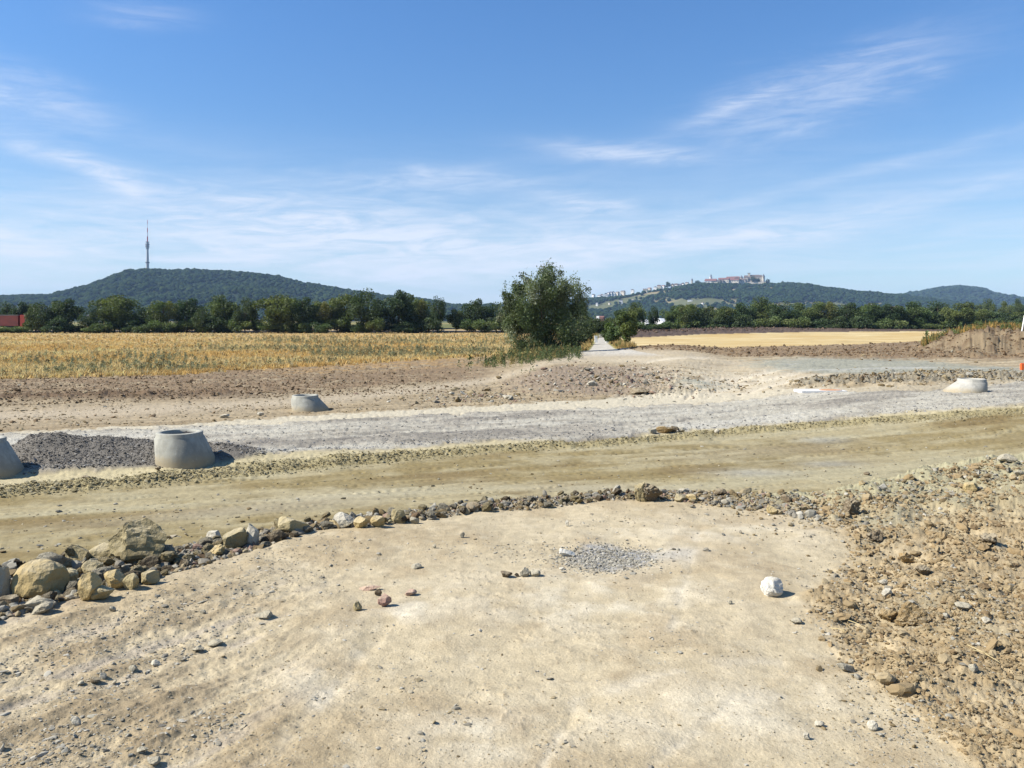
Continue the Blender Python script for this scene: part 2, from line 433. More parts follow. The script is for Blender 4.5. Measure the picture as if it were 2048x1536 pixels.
        c = mx(c, rs * sst(-.1, .4, cl + .5 * cl2) * .6, s2l(162, 139, 102))
        gg = np.clip(blob(U, v, 1850, 1010, 300, 45, -.25) + blob(U, v, 1920, 1230, 150, 50) * .6, 0, 1)
        c = mx(c, gg * sst(-.3, .3, n1) * rs, s2l(165, 158, 132))
        k = sst(0.0, .2, (Y - yA[i]) / np.maximum(yB[i] - yA[i], 0.05)) * (1 - sst(1500, 1650, U))
        c = mx(c, k * .9, s2l(135, 120, 96))
        k2 = sst(1350, 1600, U) * ab
        c = mx(c, k2, s2l(186, 178, 142))
        c = mx(c, (d > 0) * sst(1400, 1500, U), s2l(188, 178, 142))
        c = mx(c, sst(.25, .8, n2) * .25, s2l(140, 122, 96))
        z[i] = zz; C[i] = c; Z[i] = 1
    # ---- everything beyond
    i = np.where(y >= yB * 1.72)[0]
    if len(i):
        X, Y, U = x[i], y[i], u[i]
        v = VH + F * (EYE - zb[i]) / Y
        a, b = a_[i], b_[i]
        s1 = .6 * fbm(a * 0.16, b, 0.8, 4, 41) + .75 * fbm(a * .3, b, .45, 5, 49, .65); s2 = fbm(a * 0.14, b, 3.0, 4, 42, .6)
        n0 = fbm(X, Y, 0.25, 3, 43); n1 = fbm(X, Y, 1.2, 4, 44); n2 = fbm(X, Y, 5.0, 3, 45); n1 = n1 * 1.15
        n3 = perlin(X * 14, Y * 14, 46)
        nr = (Y < 45)
        mx = lambda c, k, col: c + (np.clip(k, 0, 1)[:, None]) * (col - c)
        vw = v + 3.5 * n1 * np.clip(25 / Y, .15, 1) + 2 * n2 * np.clip(20 / Y, .1, 1)
        r1 = np.exp(-(fbm(a * .05, b, 1.1, 2, 47) / .035) ** 2); r2 = np.exp(-(fbm(a * .04 + b * .1, b, 1.7, 2, 48) / .05) ** 2)
        rt_ = (r1 + .7 * r2) * np.clip(.5 + 1.2 * n1, 0, 1) * (Y < 60)
        zz = zb[i] - .045 * rt_ + (0.02 * n1 + .03 * s2 * sst(-.2, .3, s1) + .012 * n2 + .006 * n3) * (Y < 70) * (1 - .65 * sst(-3, 3, v - BERM(U) - 6))
        # default tan dirt
        c = np.repeat(s2l(180, 162, 130)[None], len(i), 0)
        c = mx(c, sst(-.3, .4, s1 + .4 * n1) * .6, s2l(160, 140, 108)); c = c * (1 + .22 * s2 + .12 * n2 - .3 * rt_ + .25 * s2 * (v < FF(U)))[:, None]
        zid = np.zeros(len(i), int)
        # haul road
        k = sst(-3, 3, vw - BERM(U))
        hc = np.repeat(s2l(182, 168, 130)[None], len(i), 0)
        hc = mx(hc, sst(-.25, .3, s1 + .35 * n1), s2l(158, 141, 98))
        hc = mx(hc, sst(.05, .4, s1 * .7 + n0 * .5) * .8, s2l(142, 122, 82))
        hc = mx(hc, sst(.1, .4, -s1 + .3 * n1) * .6, s2l(190, 180, 146))
        hc = mx(hc, np.clip(blob(U, v, 640, 1000, 240, 18, -.08) + blob(U, v, 350, 1035, 260, 10, -.08) * .7 + blob(U, v, 1180, 975, 200, 8) + blob(U, v, 1500, 905, 200, 14, -.05) * .6, 0, 1) * .6, s2l(192, 182, 154))
        hc = mx(hc, np.clip(blob(U, v, 1500, 945, 90, 8) + blob(U, v, 1660, 928, 70, 7) + blob(U, v, 1650, 880, 60, 6), 0, 1) * .5, s2l(176, 176, 168))
        hc = hc * (1 + .16 * s2 + .12 * n2 - .16 * rt_)[:, None]
        c = c + k[:, None] * (hc - c)
        zid[vw > BERM(U) + 4] = 2
        zz = zz + k * nr * (0.006 * s2 + 0.003 * n2 + 0.02 * s1)
        # sand between berm and road
        k = band(vw, E1(U), BERM(U) - 4, 3)
        c = mx(c, k, s2l(206, 192, 152))
        # berm ridge, rough little clods
        wv = 9.5 - 4 * sst(400, 1600, U)
        br = np.exp(-((v - BERM(U)) / wv) ** 2)
        zz = zz + br * (0.05 + 0.07 * n1 + 0.05 * np.abs(n2) + 0.025 * n3)
        c = mx(c, sst(.15, .6, br + .15 * n1), s2l(178, 165, 124))
        c = mx(c, sst(.35, .8, br) * sst(0, 8, v - BERM(U)) * .7, s2l(150, 134, 92))  # near flank of the berm painted darker, standing in for its shadow side
        # gravel road
        k = band(vw, E2(U), E1(U), 2.2)
        gc = np.repeat(s2l(200, 193, 174)[None], len(i), 0)
        gc = mx(gc, sst(-.2, .35, s1 * .9 + .4 * s2 + .25 * n1), s2l(176, 168, 152))
        gc = mx(gc, sst(.25, .55, s1 + .2 * s2) * .8, s2l(152, 145, 132))
        gc = mx(gc, sst(.12, .4, -s1 - .3 * n2) * .5, s2l(214, 209, 194)); gc = gc * (1 - .22 * rt_[:, None]) * (1 + .12 * n2)[:, None]
        c = c + k[:, None] * (gc - c)
        zid[(vw > E2(U)) & (vw < E1(U))] = 3
        zz = zz + k * (0.05 + 0.03 * s1 + 0.022 * s2 + 0.010 * n2)
        for (ua, va, ub, vb, w_) in ((640, 889, 730, 877, 1.6), (720, 872, 835, 861, 1.5), (850, 869, 1045, 864, 2.0), (1050, 858, 1150, 854, 1.5), (1140, 847, 1212, 844, 1.8), (1290, 834, 1352, 829, 1.4), (1350, 846, 1400, 839, 1.3), (1100, 884, 1290, 874, 3),
                                     (1420, 828, 1500, 820, 1.3), (360, 880, 470, 873, 1.5), (560, 903, 640, 893, 1.6), (430, 898, 560, 886, 2.2), (1560, 812, 1700, 800, 1.4), (1700, 838, 1620, 843, 2), (900, 843, 1010, 838, 1.2), (1230, 852, 1330, 842, 1.5)):
            if ub < ua: ua, va, ub, vb = ub, vb, ua, va
            vc = va + (vb - va) * np.clip((U - ua) / (ub - ua), 0, 1); kk_ = np.exp(-((v - vc + 2.5 * s2 + 1.5 * n2) / w_) ** 2) * sst(ua - 12, ua + 12, U) * (1 - sst(ub - 12, ub + 12, U)) * sst(-.5, .1, n2 + .2)
            c = mx(c, kk_ * .55, s2l(112, 106, 102)); zz -= .05 * kk_
        # far sand strip
        k = band(vw, FF(U), E2(U), 1.6)
        c = mx(c, k * (.95 - .5 * sst(1500, 1700, U)), s2l(216, 205, 178))
        zid[(vw > FF(U)) & (vw <= E2(U))] = 7
        zid[(vw > E1(U)) & (vw <= BERM(U) - 6)] = 7
        # dark gravel heaps beside the shafts
        yp = 16.9
        h1 = np.exp(-((Y - yp) / 0.85) ** 2) * sst(-30, 70, U) * (1 - sst(330, 400, U)) * (0.36 + 0.20 * blob(U, v * 0, 110, 0, 90, 1e6))
        h2 = np.exp(-((Y - 17.3) / 0.8) ** 2) * sst(330, 420, U) * (1 - sst(440, 560, U)) * 0.25
        h3 = np.exp(-((Y - (16.9 + .003 * (U - 480))) / 0.7) ** 2) * sst(400, 560, U) * (1 - sst(620, 820, U)) * 0.12
        hh = h1 + h2
        zz = zz + hh * (1 + .12 * n1) + h3 + 0.018 * (hh > .03) * np.abs(n2 + .5 * n3)
        c = mx(c, sst(.04, .1, hh + .02 * n2), s2l(132, 126, 116))
        zid[hh > .06] = 3
        # rubble bank below the lane mouth
        rb = blob(U, v, 1200, 772, 190, 22) * sst(742, 758, v) * (1 - sst(795, 806, v))
        zz = zz + 0.55 * sst(806, 752, v) * sst(960, 1120, U) * (1 - sst(1330, 1480, U)) * (1 - sst(60, 80, Y))
        zz = zz + 0.07 * np.clip(rb * 2, 0, 1) * np.abs(n2 + n1)
        c = mx(c, sst(.2, .6, rb + .15 * n1) * .8, s2l(158, 140, 120))
        # brown churned band on the left
        bb = band(vw, GE(U) - 1, 800 - 40 * sst(350, 1000, U), 4) * (1 - sst(900, 1080, U)) * (v < 850)
        c = mx(c, bb * sst(-.6, .1, s1 + n1 * .6), s2l(148, 126, 98))
        c = mx(c, bb * sst(.0, .5, -s1 + .3 * n1) * .6, s2l(124, 104, 80))
        ridge = np.exp(-((v - (797 - .012 * U)) / 6) ** 2) * (1 - sst(420, 560, U)) * (v < 840)
        zz = zz + bb * (0.05 * s1 + 0.07 * np.abs(n1) + 0.03 * n2) + ridge * .12 * (1 + n1)
        c = mx(c, ridge * .7, s2l(110, 88, 66))
        # pale track
        tk = np.exp(-((v - TRK(U)) / (12 - 5 * sst(300, 1000, U))) ** 2) * (1 - sst(1450, 1600, U)) * (v < FF(U))
        c = mx(c, tk * sst(-.6, .2, n1 + .5) * .85, s2l(200, 184, 156))
        # straw litter zone between grass and dirt
        lt = band(vw, GE(U) - 2, GE(U) + 18, 5) * sst(450, 700, U) * (1 - sst(1080, 1130, U))
        c = mx(c, lt * sst(-.2, .3, s1 + n1) * .7, s2l(196, 160, 105))
        # right hand: sweeping vehicle tracks, greenish patch, lumps
        R_ = sst(1280, 1380, U) * (v < FF(U) + 2) * (Y < 75)
        q2 = fbm(X * .25 + Y * .1, (Y - X * .55), 0.9, 4, 51)
        c = mx(c, blob(U, v, 1470, 764, 150, 28) * sst(-.7, .0, q2 + n1) * 1.2, s2l(222, 208, 178)); c = mx(c, blob(U, v, 1280, 738, 170, 9), s2l(208, 193, 164)); c = mx(c, R_ * sst(-.1, .4, q2) * .8, s2l(208, 190, 156))
        for (ua, va, ub, vb, w_) in ((1340, 792, 1560, 738, 5), (1420, 790, 1610, 742, 5), (1370, 800, 1590, 728, 3), (1480, 790, 1660, 745, 4), (1290, 745, 1420, 722, 3)):
            tt_ = np.clip((U - ua) / (ub - ua), 0, 1); vc = va + (vb - va) * tt_ ** .8
            kk_ = np.exp(-((v - vc + 2 * n1) / w_) ** 2) * sst(ua - 20, ua + 20, U) * (1 - sst(ub - 30, ub + 20, U)); c = mx(c, kk_ * .8, s2l(232, 218, 190)); zz -= .05 * kk_
        gp = np.clip(blob(U, vw, 1690, 728, 200, 15) + blob(U, v, 1900, 742, 200, 10) + .5 * blob(U, v, 1400, 775, 100, 12), 0, 1)
        c = mx(c, sst(.25, .65, gp + .25 * n1 + .2 * s2) * R_ * .85, s2l(170, 170, 152)); c = mx(c, sst(.3, .7, gp) * R_ * sst(.1, .35, s2 + .4 * n2) * .6, s2l(140, 140, 128))
        c = mx(c, sst(.3, .7, gp) * R_ * sst(.1, .4, s1) * .5, s2l(205, 202, 190))
        lm = (np.exp(-((v - (766 - .02 * (U - 1600))) / 7) ** 2) * sst(1560, 1640, U) * (1 - sst(2040, 2200, U)) + .7 * blob(U, v, 1900, 752, 140, 8) + .6 * blob(U, v, 1360, 790, 60, 6)) * (Y < 60)
        zz = zz + lm * (.08 + .28 * np.abs(n1 + .6 * n2)) + R_ * .05 * q2
        c = mx(c, sst(.3, .7, lm) * .75, s2l(150, 142, 122))
        # brown ploughed belt, right
        pb = band(vw, SB1(U), 713 + 6 * sst(1500, 1800, U), 3) * sst(1225, 1260, U)
        c = mx(c, pb, s2l(156, 134, 104))
        c = mx(c, pb * sst(0, .4, s1 + n1) * .6, s2l(132, 110, 86))
        zz = zz + pb * .16 * np.abs(n1 + n0)
        # spoil heap at the right edge
        sp = sst(1800, 1990, U + 30 * n0) * sst(52, 62, Y + 3 * n0) * (1 - sst(76, 92, Y))
        zz = zz + sp * (1.55 + .35 * n0) + sp * .22 * np.abs(n1) + sst(.02, .4, sp) * .15 * np.abs(n2 + n1)
        c = mx(c, sst(.01, .15, sp) , s2l(152, 134, 106))
        c = mx(c, sst(.01, .15, sp) * sst(0, .4, n1), s2l(126, 106, 82))
        c = mx(c, sst(.75, .95, sp) * sst(62, 66, Y), s2l(170, 145, 90))
        # fields
        gf = sst(1.2, -1.2, vw - GE(U)) * (U < 1198)
        c = mx(c, gf, s2l(212, 180, 124)); c = mx(c, gf * sst(0, .5, n0), s2l(190, 166, 116))
        zid[(vw < GE(U)) & (U < 1198)] = 4
        sf = band(v + .4 * n1, SB2(U), SB1(U), .8) * (U > 1225)
        rows = fbm(X * .1 - Y * .02, Y + X * .12, .5, 4, 61)
        sc = np.repeat(s2l(226, 198, 138)[None], len(i), 0)
        sc = np.repeat(s2l(220, 196, 142)[None], len(i), 0); sc = mx(sc, np.exp(-((v - (684 - .004 * (U - 1650))) / 1.2) ** 2) * sst(1560, 1700, U) * .6, s2l(176, 146, 96)); sc = mx(sc, sst(-.2, .4, rows), s2l(212, 180, 118)); sc = mx(sc, sst(.1, .4, -rows - .3 * n0), s2l(236, 212, 158))
        c = c + (sf * (1 - sst(0, .05, sp)))[:, None] * (sc - c)
        zid[(v >= SB2(U)) & (v <= SB1(U)) & (U > 1225) & (sp < .02)] = 5
        zid[(v < SB2(U)) & (U > 1225)] = 0
        # berm of dark topsoil behind the stubble
        tb = np.exp(-((v - (SB2(U) - 4.5)) / 3.0) ** 2) * (U > 1235) * (U < 2400)
        zz = zz + tb * (.75 + .4 * np.abs(n0) + .3 * n1) * sst(80, 110, Y)
        c = mx(c, (v < SB2(U)) * (U > 1225) * (Y > 90), s2l(112, 94, 80)); c = mx(c, (v < SB2(U)) * (U > 1225) * (Y > 90) * sst(0, .3, n1), s2l(90, 76, 66))
        # far country
        far = sst(230, 300, Y)
        c = mx(c, far, s2l(120, 120, 70)); c = mx(c, far * sst(.0, .3, fbm(X, Y, .004, 3, 71)), s2l(180, 160, 100))
        # lane
        wl = sst(-2, 1, U - PL(v)) * sst(-2, 1, PR(v) - U) * (1 - sst(718, 734, vw)) * (v > 666)
        c = mx(c, wl, s2l(210, 203, 188)); c = mx(c, wl * sst(0, .4, n1), s2l(196, 188, 172))
        zid[(U > PL(v)) & (U < PR(v)) & (v < 722) & (v > 664)] = 6
        vg = ((np.abs(U - PL(v)) < 14) | (np.abs(U - PR(v)) < 16)) * (v < 708) * (v > 664) * (1 - wl)
        c = mx(c, vg * .8, s2l(150, 145, 80))
        # keep the outer slope of the platform where it is higher
        dd = (Y - yB[i]) / yB[i]
        tgt = dd > 0.78
        j = i[tgt]
        z[j] = zz[tgt]; C[j] = c[tgt]; Z[j] = zid[tgt]
        blend = (~tgt)
        j = i[blend]; kz = sst(.72, .78, dd[blend])
        z[j] = z[j] * (1 - kz) + zz[blend] * kz
    z = np.where(y > 230, z * (1 - sst(230, 300, y)), z)
    if want == 'z': return z
    return z, C, Z, u

# ------------------------------------------------------------------ ground sheet (fan grid, denser near the camera)
def rows():
    r = [np.geomspace(0.5, 2.4, 40, endpoint=False)]
    r.append(795 * 1.6 / np.arange(795 * 1.6 / 2.4, 795 * 1.6 / 11.0, -0.85))
    r.append(795 * 3.0 / np.arange(795 * 3.0 / r[-1][-1] - .6, 795 * 3.0 / 45, -0.62))
    r.append(795 * 3.0 / np.arange(795 * 3.0 / 45 - .4, 795 * 3.0 / 235, -0.4))
    r.append(np.geomspace(240, 9000, 60))
    return np.concatenate(r)
YR = rows()
tf = np.arange(-0.70, 0.70, 0.00118)
te = np.geomspace(0.70, 4.0, 70)[1:]
TR = np.concatenate([-te[::-1], tf, te])
def build_ground():
    nx, ny = len(TR), len(YR)
    Xg = (TR[None] * YR[:, None]); Yg = np.repeat(YR[:, None], nx, 1)
    x, y = Xg.ravel(), Yg.ravel()
    z, C, Z, u = terrain(x, y)
    V = np.stack([x, y, z], 1)
    idx = np.arange(nx * ny).reshape(ny, nx)
    Q = np.stack([idx[:-1, :-1], idx[:-1, 1:], idx[1:, 1:], idx[1:, :-1]], -1).reshape(-1, 4)
    fz = Z[Q[:, 0]]
    labs = {0: ('ground', 'churned brown earth and dirt tracks of the construction site with open country beyond'),
            1: ('mound', 'trodden pale earth mound in the foreground with rough clods on the right'),
            2: ('haul_road', 'wide olive tan earth haul road below the rubble rim'),
            3: ('gravel_road', 'light grey crushed gravel roadbed crossing the site'),
            4: ('dry_field', 'dry orange field ground under the tall grass'),
            5: ('stubble_field', 'bright yellow mown stubble field on the right'),
            6: ('path', 'narrow pale farm lane running straight away between hedges'),
            7: ('sand_verge', 'pale sand strips lining the gravel roadbed')}
    for k, (nm, lb) in labs.items():
        q = Q[fz == k]
        if not len(q): continue
        un, inv = np.unique(q, return_inverse=True)
        o = np_mesh(nm, V[un], inv.reshape(-1, 4), M_SOIL if k == 1 else (M_GRAVEL if k == 3 else (M_SOILF if k in (4, 5, 6) else M_SOIL)), C[un], True)
        tag(o, lb, None, None, 'structure')
    # ground behind the viewer
    gx, gy = np.meshgrid(np.linspace(-60, 60, 61), np.linspace(-60, 0.5, 31))
    x, y = gx.ravel(), gy.ravel()
    z = 1.38 + .05 * fbm(x, y, .4, 3, 2); idx = np.arange(len(x)).reshape(31, 61)
    Q2 = np.stack([idx[:-1, :-1], idx[:-1, 1:], idx[1:, 1:], idx[1:, :-1]], -1).reshape(-1, 4)
    o = np_mesh('ground', np.stack([x, y, z - .02], 1), Q2, M_SOIL, np.repeat(s2l(196, 178, 140)[None], len(x), 0), True)
    tag(o, 'pale trodden earth behind the viewpoint', None, None, 'structure')
build_ground()

def tz(x, y): return float(terrain(np.array([x]), np.array([y]), 'z')[0])
def pt(u, v, near=False, iters=12):
    """photo pixel on the ground -> world point (uses the real surface height)"""
    H = 1.6 if near else 3.0
    for k in range(iters):
        y = F * H / (v - VH); x = (u - 1024) / F * y
        H = 0.5 * H + 0.5 * (EYE - tz(x, y))
    return x, y, tz(x, y)

# ------------------------------------------------------------------ stones
PB = [rock_shape(ICO1, 100 + k, 5, .1, (1, .8, .5), .45, .8) for k in range(6)]
PR_ = [rock_shape(ICO2, 200 + k, 9, .1, (1, .85, .7), .45, .8) for k in range(8)]
CLD = [rock_shape(ICO2, 300 + k, 3, .45, (1, .9, .7), .6, .9) for k in range(6)]

def jit(base, n, amt=.15, warm=.04):
    k = 1 + RNG.normal(size=(n, 1)) * amt; w = RNG.normal(size=n) * warm
    c = np.asarray(base)[None] * k; c[:, 0] *= 1 + w; c[:, 2] *= 1 - w
    return np.clip(c, .02, .8)
def pal(cols, n, p=None, amt=.12):
    cols = np.array(cols); i = RNG.choice(len(cols), n, p=p); return jit((1, 1, 1), n, amt) * cols[i]
G1, G2, G3 = s2l(196, 189, 170), s2l(168, 160, 142), s2l(222, 214, 194)
T1, T2, T3 = s2l(190, 172, 136), s2l(160, 140, 104), s2l(212, 198, 168)
BR, PK, DK = s2l(140, 116, 88), s2l(184, 154, 134), s2l(95, 92, 96)

def near_uv(n, fn, vmin=985, vmax=1640, umin=-150, umax=2200):
    """sample platform points, weight by fn(u,v), roughly even on screen"""
    out = []
    tot = 0
    while tot < n:
        u = RNG.uniform(umin, umax, 4 * n); v = RNG.uniform(vmin, vmax, 4 * n)
        k = RNG.rand(4 * n) < fn(u, v)
        out.append(np.stack([u[k], v[k]], 1)); tot += k.sum()
    uv = np.concatenate(out)[:n]
    y = F * 1.6 / (uv[:, 1] - VH); x = (uv[:, 0] - 1024) / F * y
    return x, y, uv[:, 0], uv[:, 1]
def stones(name, x, y, size, cols, mat, protos, flat=(1, .9, .7), sink=.25, tilt=.35, label='', cat=''):
    n = len(x); z = terrain(x, y, 'z')
    S = size[:, None] * np.array(flat)[None] * RNG.uniform(.7, 1.25, (n, 3))
    P = np.stack([x, y, z + S[:, 2] * (1 - 2 * sink) * .8], 1)
    o = scatter(name, protos, P, S, rotmats(n, RNG, tilt), cols, mat)
    return tag(o, label, cat, None, 'stuff')

onplat = lambda u, v: (v > A(u) + 4) * 1.0
# fine pebbles across the platform: more on the left and the far right
def dens1(u, v):
    l = .38 + .62 * (1 - sst(400, 900, u)) + .6 * sst(1550, 1750, u)
    l = l * (.45 + .55 * sst(0, .4, fbm(u, v * 2, .012, 3, 81) + .25))
    return np.clip(l, 0, 1) * onplat(u, v)
x, y, uu, vv = near_uv(32000, dens1)
sz = np.exp(RNG.normal(size=len(x)) * .55) * .0024 * (y / 4.0) ** .5
stones('pebbles', x, y, np.clip(sz, .0015, .016), pal([G1, G2, G3, T1, T2, T3], len(x), [.14, .08, .2, .28, .1, .2]), M_STONE, PB, (1, .8, .5),
       label='fine pebbles and stone chips strewn over the trodden mound', cat='pebbles')
# slate chips in streaks lower left
def dens2(u, v):
    s = 0
    for (a, b, w, h, t) in [(330, 1320, 150, 18, -.33), (400, 1268, 120, 12, -.33), (180, 1375, 120, 14, -.33), (120, 1500, 200, 60, -.3), (440, 1450, 50, 25, -.3), (150, 1290, 220, 40, -.3),
                            (560, 1120, 150, 40, -.2), (380, 1205, 220, 26, -.2), (1130, 1130, 90, 14, 0), (1010, 1100, 150, 20, 0), (1240, 1035, 120, 12, 0), (640, 1090, 40, 18, 0), (830, 1362, 30, 12, -.5), (790, 1330, 40, 8, -.4), (910, 1425, 22, 9, -.5), (930, 1450, 22, 7, 0), (1110, 1495, 45, 8, 0), (845, 1515, 8, 25, 0), (1080, 1345, 22, 8, .3), (1330, 1290, 25, 18, 0), (960, 1265, 20, 10, 0), (1640, 1245, 40, 20, .2)]:
        s = s + blob(u, v, a, b, w, h, t)
    return np.clip(s, 0, 1) * onplat(u, v) * .9
x, y, uu, vv = near_uv(4600, dens2)
stones('slate_chips', x, y, np.clip(np.exp(RNG.normal(size=len(x)) * .55) * .0052, .002, .022), pal([G1, G2, G3, T1, T3], len(x), [.34, .26, .15, .13, .12]), M_STONE, PR_, (1, .75, .35), .2, .3,
       label='grey slate chips in streaks on the left of the trodden mound', cat='stone chips')
# grey gravel patch
def dens3(u, v): return np.clip(1.6 * blob(u, v, 1215, 1113, 85, 24) ** 1.5, 0, 1)
x, y, uu, vv = near_uv(3000, dens3)
stones('gravel_patch', x, y, np.clip(np.exp(RNG.normal(size=len(x)) * .5) * .0055, .002, .02), pal([G1, G2, G3], len(x)), M_STONE, PR_, (1, .85, .6),
       label='small patch of loose grey gravel in the middle of the mound', cat='gravel')
# clods on the right
def dens4(u, v): return RSO(u, v) ** 1.5 * (v > B(u) + 6) * (.22 + .78 * sst(-.05, .3, fbm(u, v * 2.2, .009, 3, 91)))
x, y, uu, vv = near_uv(36000, dens4, vmin=905, umax=2800)
sz = np.clip(np.exp(RNG.normal(size=len(x)) * .6) * .0064 * np.clip(y / 4.0, .7, 2.0), .002, .06)
stones('soil_clods', x, y, sz, pal([s2l(198, 177, 138), s2l(180, 157, 118), s2l(190, 164, 122), s2l(156, 132, 98)], len(x), [.35, .25, .3, .1]), M_CLOD, CLD, (1, .9, .75), .3, .6,
       label='crumbly tan soil clods covering the rough ground on the right', cat='soil clods')
# grey stones on the right slopes
def dens5(u, v):
    s = blob(u, v, 1560, 1012, 200, 22, .12) + blob(u, v, 1760, 1005, 180, 32, -.2) + .8 * blob(u, v, 1950, 960, 150, 40, -.3) + .55 * blob(u, v, 1800, 1175, 130, 35, .2) + .6 * blob(u, v, 1930, 1215, 110, 45) + .35 * blob(u, v, 1720, 1320, 40, 60) + .3 * blob(u, v, 1960, 1290, 80, 60) + .3 * blob(u, v, 1800, 1440, 80, 60)
    return np.clip(s, 0, 1) * (v > B(u) + 2)
x, y, uu, vv = near_uv(3600, dens5, vmin=905, umin=1250)
sz = np.clip(np.exp(RNG.normal(size=len(x)) * .55) * .0075 * np.clip(y / 5, .6, 1.8), .005, .05)
stones('gravel_rubble', x, y, sz, pal([G1, G2, G3, T1, T2], len(x), [.25, .25, .08, .22, .2]), M_STONE, PR_, (1, .85, .6), .2, .5,
       label='loose grey and tan rubble along the right hand rim and slope', cat='rubble')
# small rubble filling the rim
def dens6(u, v): return ((v < A(u) - 1) & (v > B(u) - 3)) * (1 - .55 * sst(1350, 1600, u)) * np.clip(.7 + u / 2600, 0, 1)
x, y, uu, vv = near_uv(7500, dens6, umin=-250, umax=1650)
sz = np.clip(np.exp(RNG.normal(size=len(x)) * .45) * (.021 - .006 * sst(200, 1200, uu)), .008, .06)
stones('rim_rubble', x, y, sz, pal([G1, G2, T1, T2, PK, BR], len(x), [.2, .25, .2, .22, .05, .08]), M_STONE, PR_ + CLD[:3], (1, .9, .75), .25, .8,
       label='small broken stones packed along the rim of the mound', cat='rubble')

# mid ground lumps and stones on roads, banks
def mid_pts(n, fn, umin, umax, vmin, vmax):
    out = []; tot = 0
    while tot < n:
        u = RNG.uniform(umin, umax, 4 * n); v = RNG.uniform(vmin, vmax, 4 * n)
        k = RNG.rand(4 * n) < fn(u, v); out.append(np.stack([u[k], v[k]], 1)); tot += k.sum()
    uv = np.concatenate(out)[:n]; y = np.full(n, 0.0); zc = np.zeros(n)
    for it in range(4):
        y = F * (EYE - zc) / (uv[:, 1] - VH); x = (uv[:, 0] - 1024) / F * y; zc = base_z(x, y)
    return x, y
x, y = mid_pts(16000, lambda u, v: np.exp(-((v - BERM(u)) / (8 - 3.5 * sst(400, 1600, u))) ** 2) * .9, -100, 2150, 800, 1010)
stones('berm_clods', x, y, np.clip(np.exp(RNG.normal(size=len(x)) * .5) * .014, .005, .05), pal([s2l(182, 168, 126), s2l(164, 148, 106), s2l(194, 182, 146)], len(x)), M_CLOD, PB, (1, .9, .7),
       label='crumbled olive soil clods along the low windrow beside the haul road', cat='soil clods')
x, y = mid_pts(20000, lambda u, v: np.clip(((u < 325) & (v > 872) & (v < 948)) * 1.0 + ((u > 410) & (u < 530) & (v > 876) & (v < 925)) * .9, 0, 1), -60, 560, 868, 950)
zz = terrain(x, y, 'z'); kk = zz > .1
x, y = x[kk], y[kk]
stones('dark_gravel', x, y, np.clip(np.exp(RNG.normal(size=len(x)) * .4) * .0125, .006, .035), pal([s2l(122, 116, 108), s2l(142, 136, 126), s2l(180, 174, 162)], len(x), [.5, .35, .15]), M_STONE, PB, (1, .9, .7),
       label='dark grey gravel heaped between the concrete shafts on the left', cat='gravel')
x, y = mid_pts(3400, lambda u, v: np.clip(blob(u, v, 1200, 774, 130, 15) + .6 * blob(u, v, 1300, 785, 70, 12) + .6 * blob(u, v, 950, 795, 130, 10), 0, 1), 700, 1450, 740, 815)
stones('bank_rubble', x, y, np.clip(np.exp(RNG.normal(size=len(x)) * .7) * .026, .010, .24), pal([G1, G2, G3, PK, T1, T2], len(x), [.2, .15, .12, .18, .2, .15]), M_STONE, PR_, (1, .85, .6), .2, .5,
       label='grey and pinkish rubble on the bank below the lane mouth', cat='rubble')
x, y = mid_pts(3000, lambda u, v: np.clip(np.exp(-((v - (766 - .02 * (u - 1600))) / 6) ** 2) * (u > 1580) + .8 * blob(u, v, 1900, 752, 130, 8) + .35 * blob(u, v, 1800, 712, 200, 6) + .12 * blob(u, v, 1450, 772, 90, 14), 0, 1), 1350, 2100, 700, 790)
stones('road_lumps', x, y, np.clip(np.exp(RNG.normal(size=len(x)) * .5) * .04, .015, .17), pal([G1, G2, T2, T1, BR], len(x), [.15, .2, .3, .25, .1]), M_CLOD, CLD, (1, .85, .7), .3, .5,
       label='grey brown lumps of earth beyond the gravel road on the right', cat='earth lumps')
x, y = mid_pts(8000, lambda u, v: ((v > GE(u) + 2) & (v < 812 - .03 * u)) * (1 - sst(700, 1000, u)) * .8, -100, 1000, 730, 815)
stones('field_clods', x, y, np.clip(np.exp(RNG.normal(size=len(x)) * .5) * .026, .009, .12), pal([BR, s2l(128, 106, 80), s2l(162, 138, 106)], len(x)), M_CLOD, CLD, (1, .9, .7), .3, .5,
       label='dark brown earth clods in the churned strip before the dry field', cat='earth clods')
x, y = mid_pts(6500, lambda u, v: np.clip((u > 1830) * (v < 716) * (v > 682) * 1.0 + (u > 1235) * (v > SB1(u)) * (v < 714) * .5, 0, 1), 1235, 2150, 662, 725)
stones('spoil_clods', x, y, np.clip(np.exp(RNG.normal(size=len(x)) * .5) * .055, .02, .26), pal([BR, s2l(140, 114, 86), s2l(170, 144, 112)], len(x)), M_CLOD, CLD, (1, .9, .75), .3, .6,
       label='brown earth clods on the ploughed belt and spoil heap at right', cat='earth clods')
x, y = mid_pts(1200, lambda u, v: (u > 1000) * .0 + (v > B(u) - 90) * (v < B(u)) * .5 + .05, -100, 2150, 790, 1110)
kk = terrain(x, y)[2] != 1
x, y = x[kk], y[kk]
stones('scattered_stones', x, y, np.clip(np.exp(RNG.normal(size=len(x)) * .5) * .016, .008, .07), pal([G1, G2, T2, T3], len(x)), M_STONE, PB, (1, .9, .6),
       label='few small stones scattered over the haul road', cat='stones')

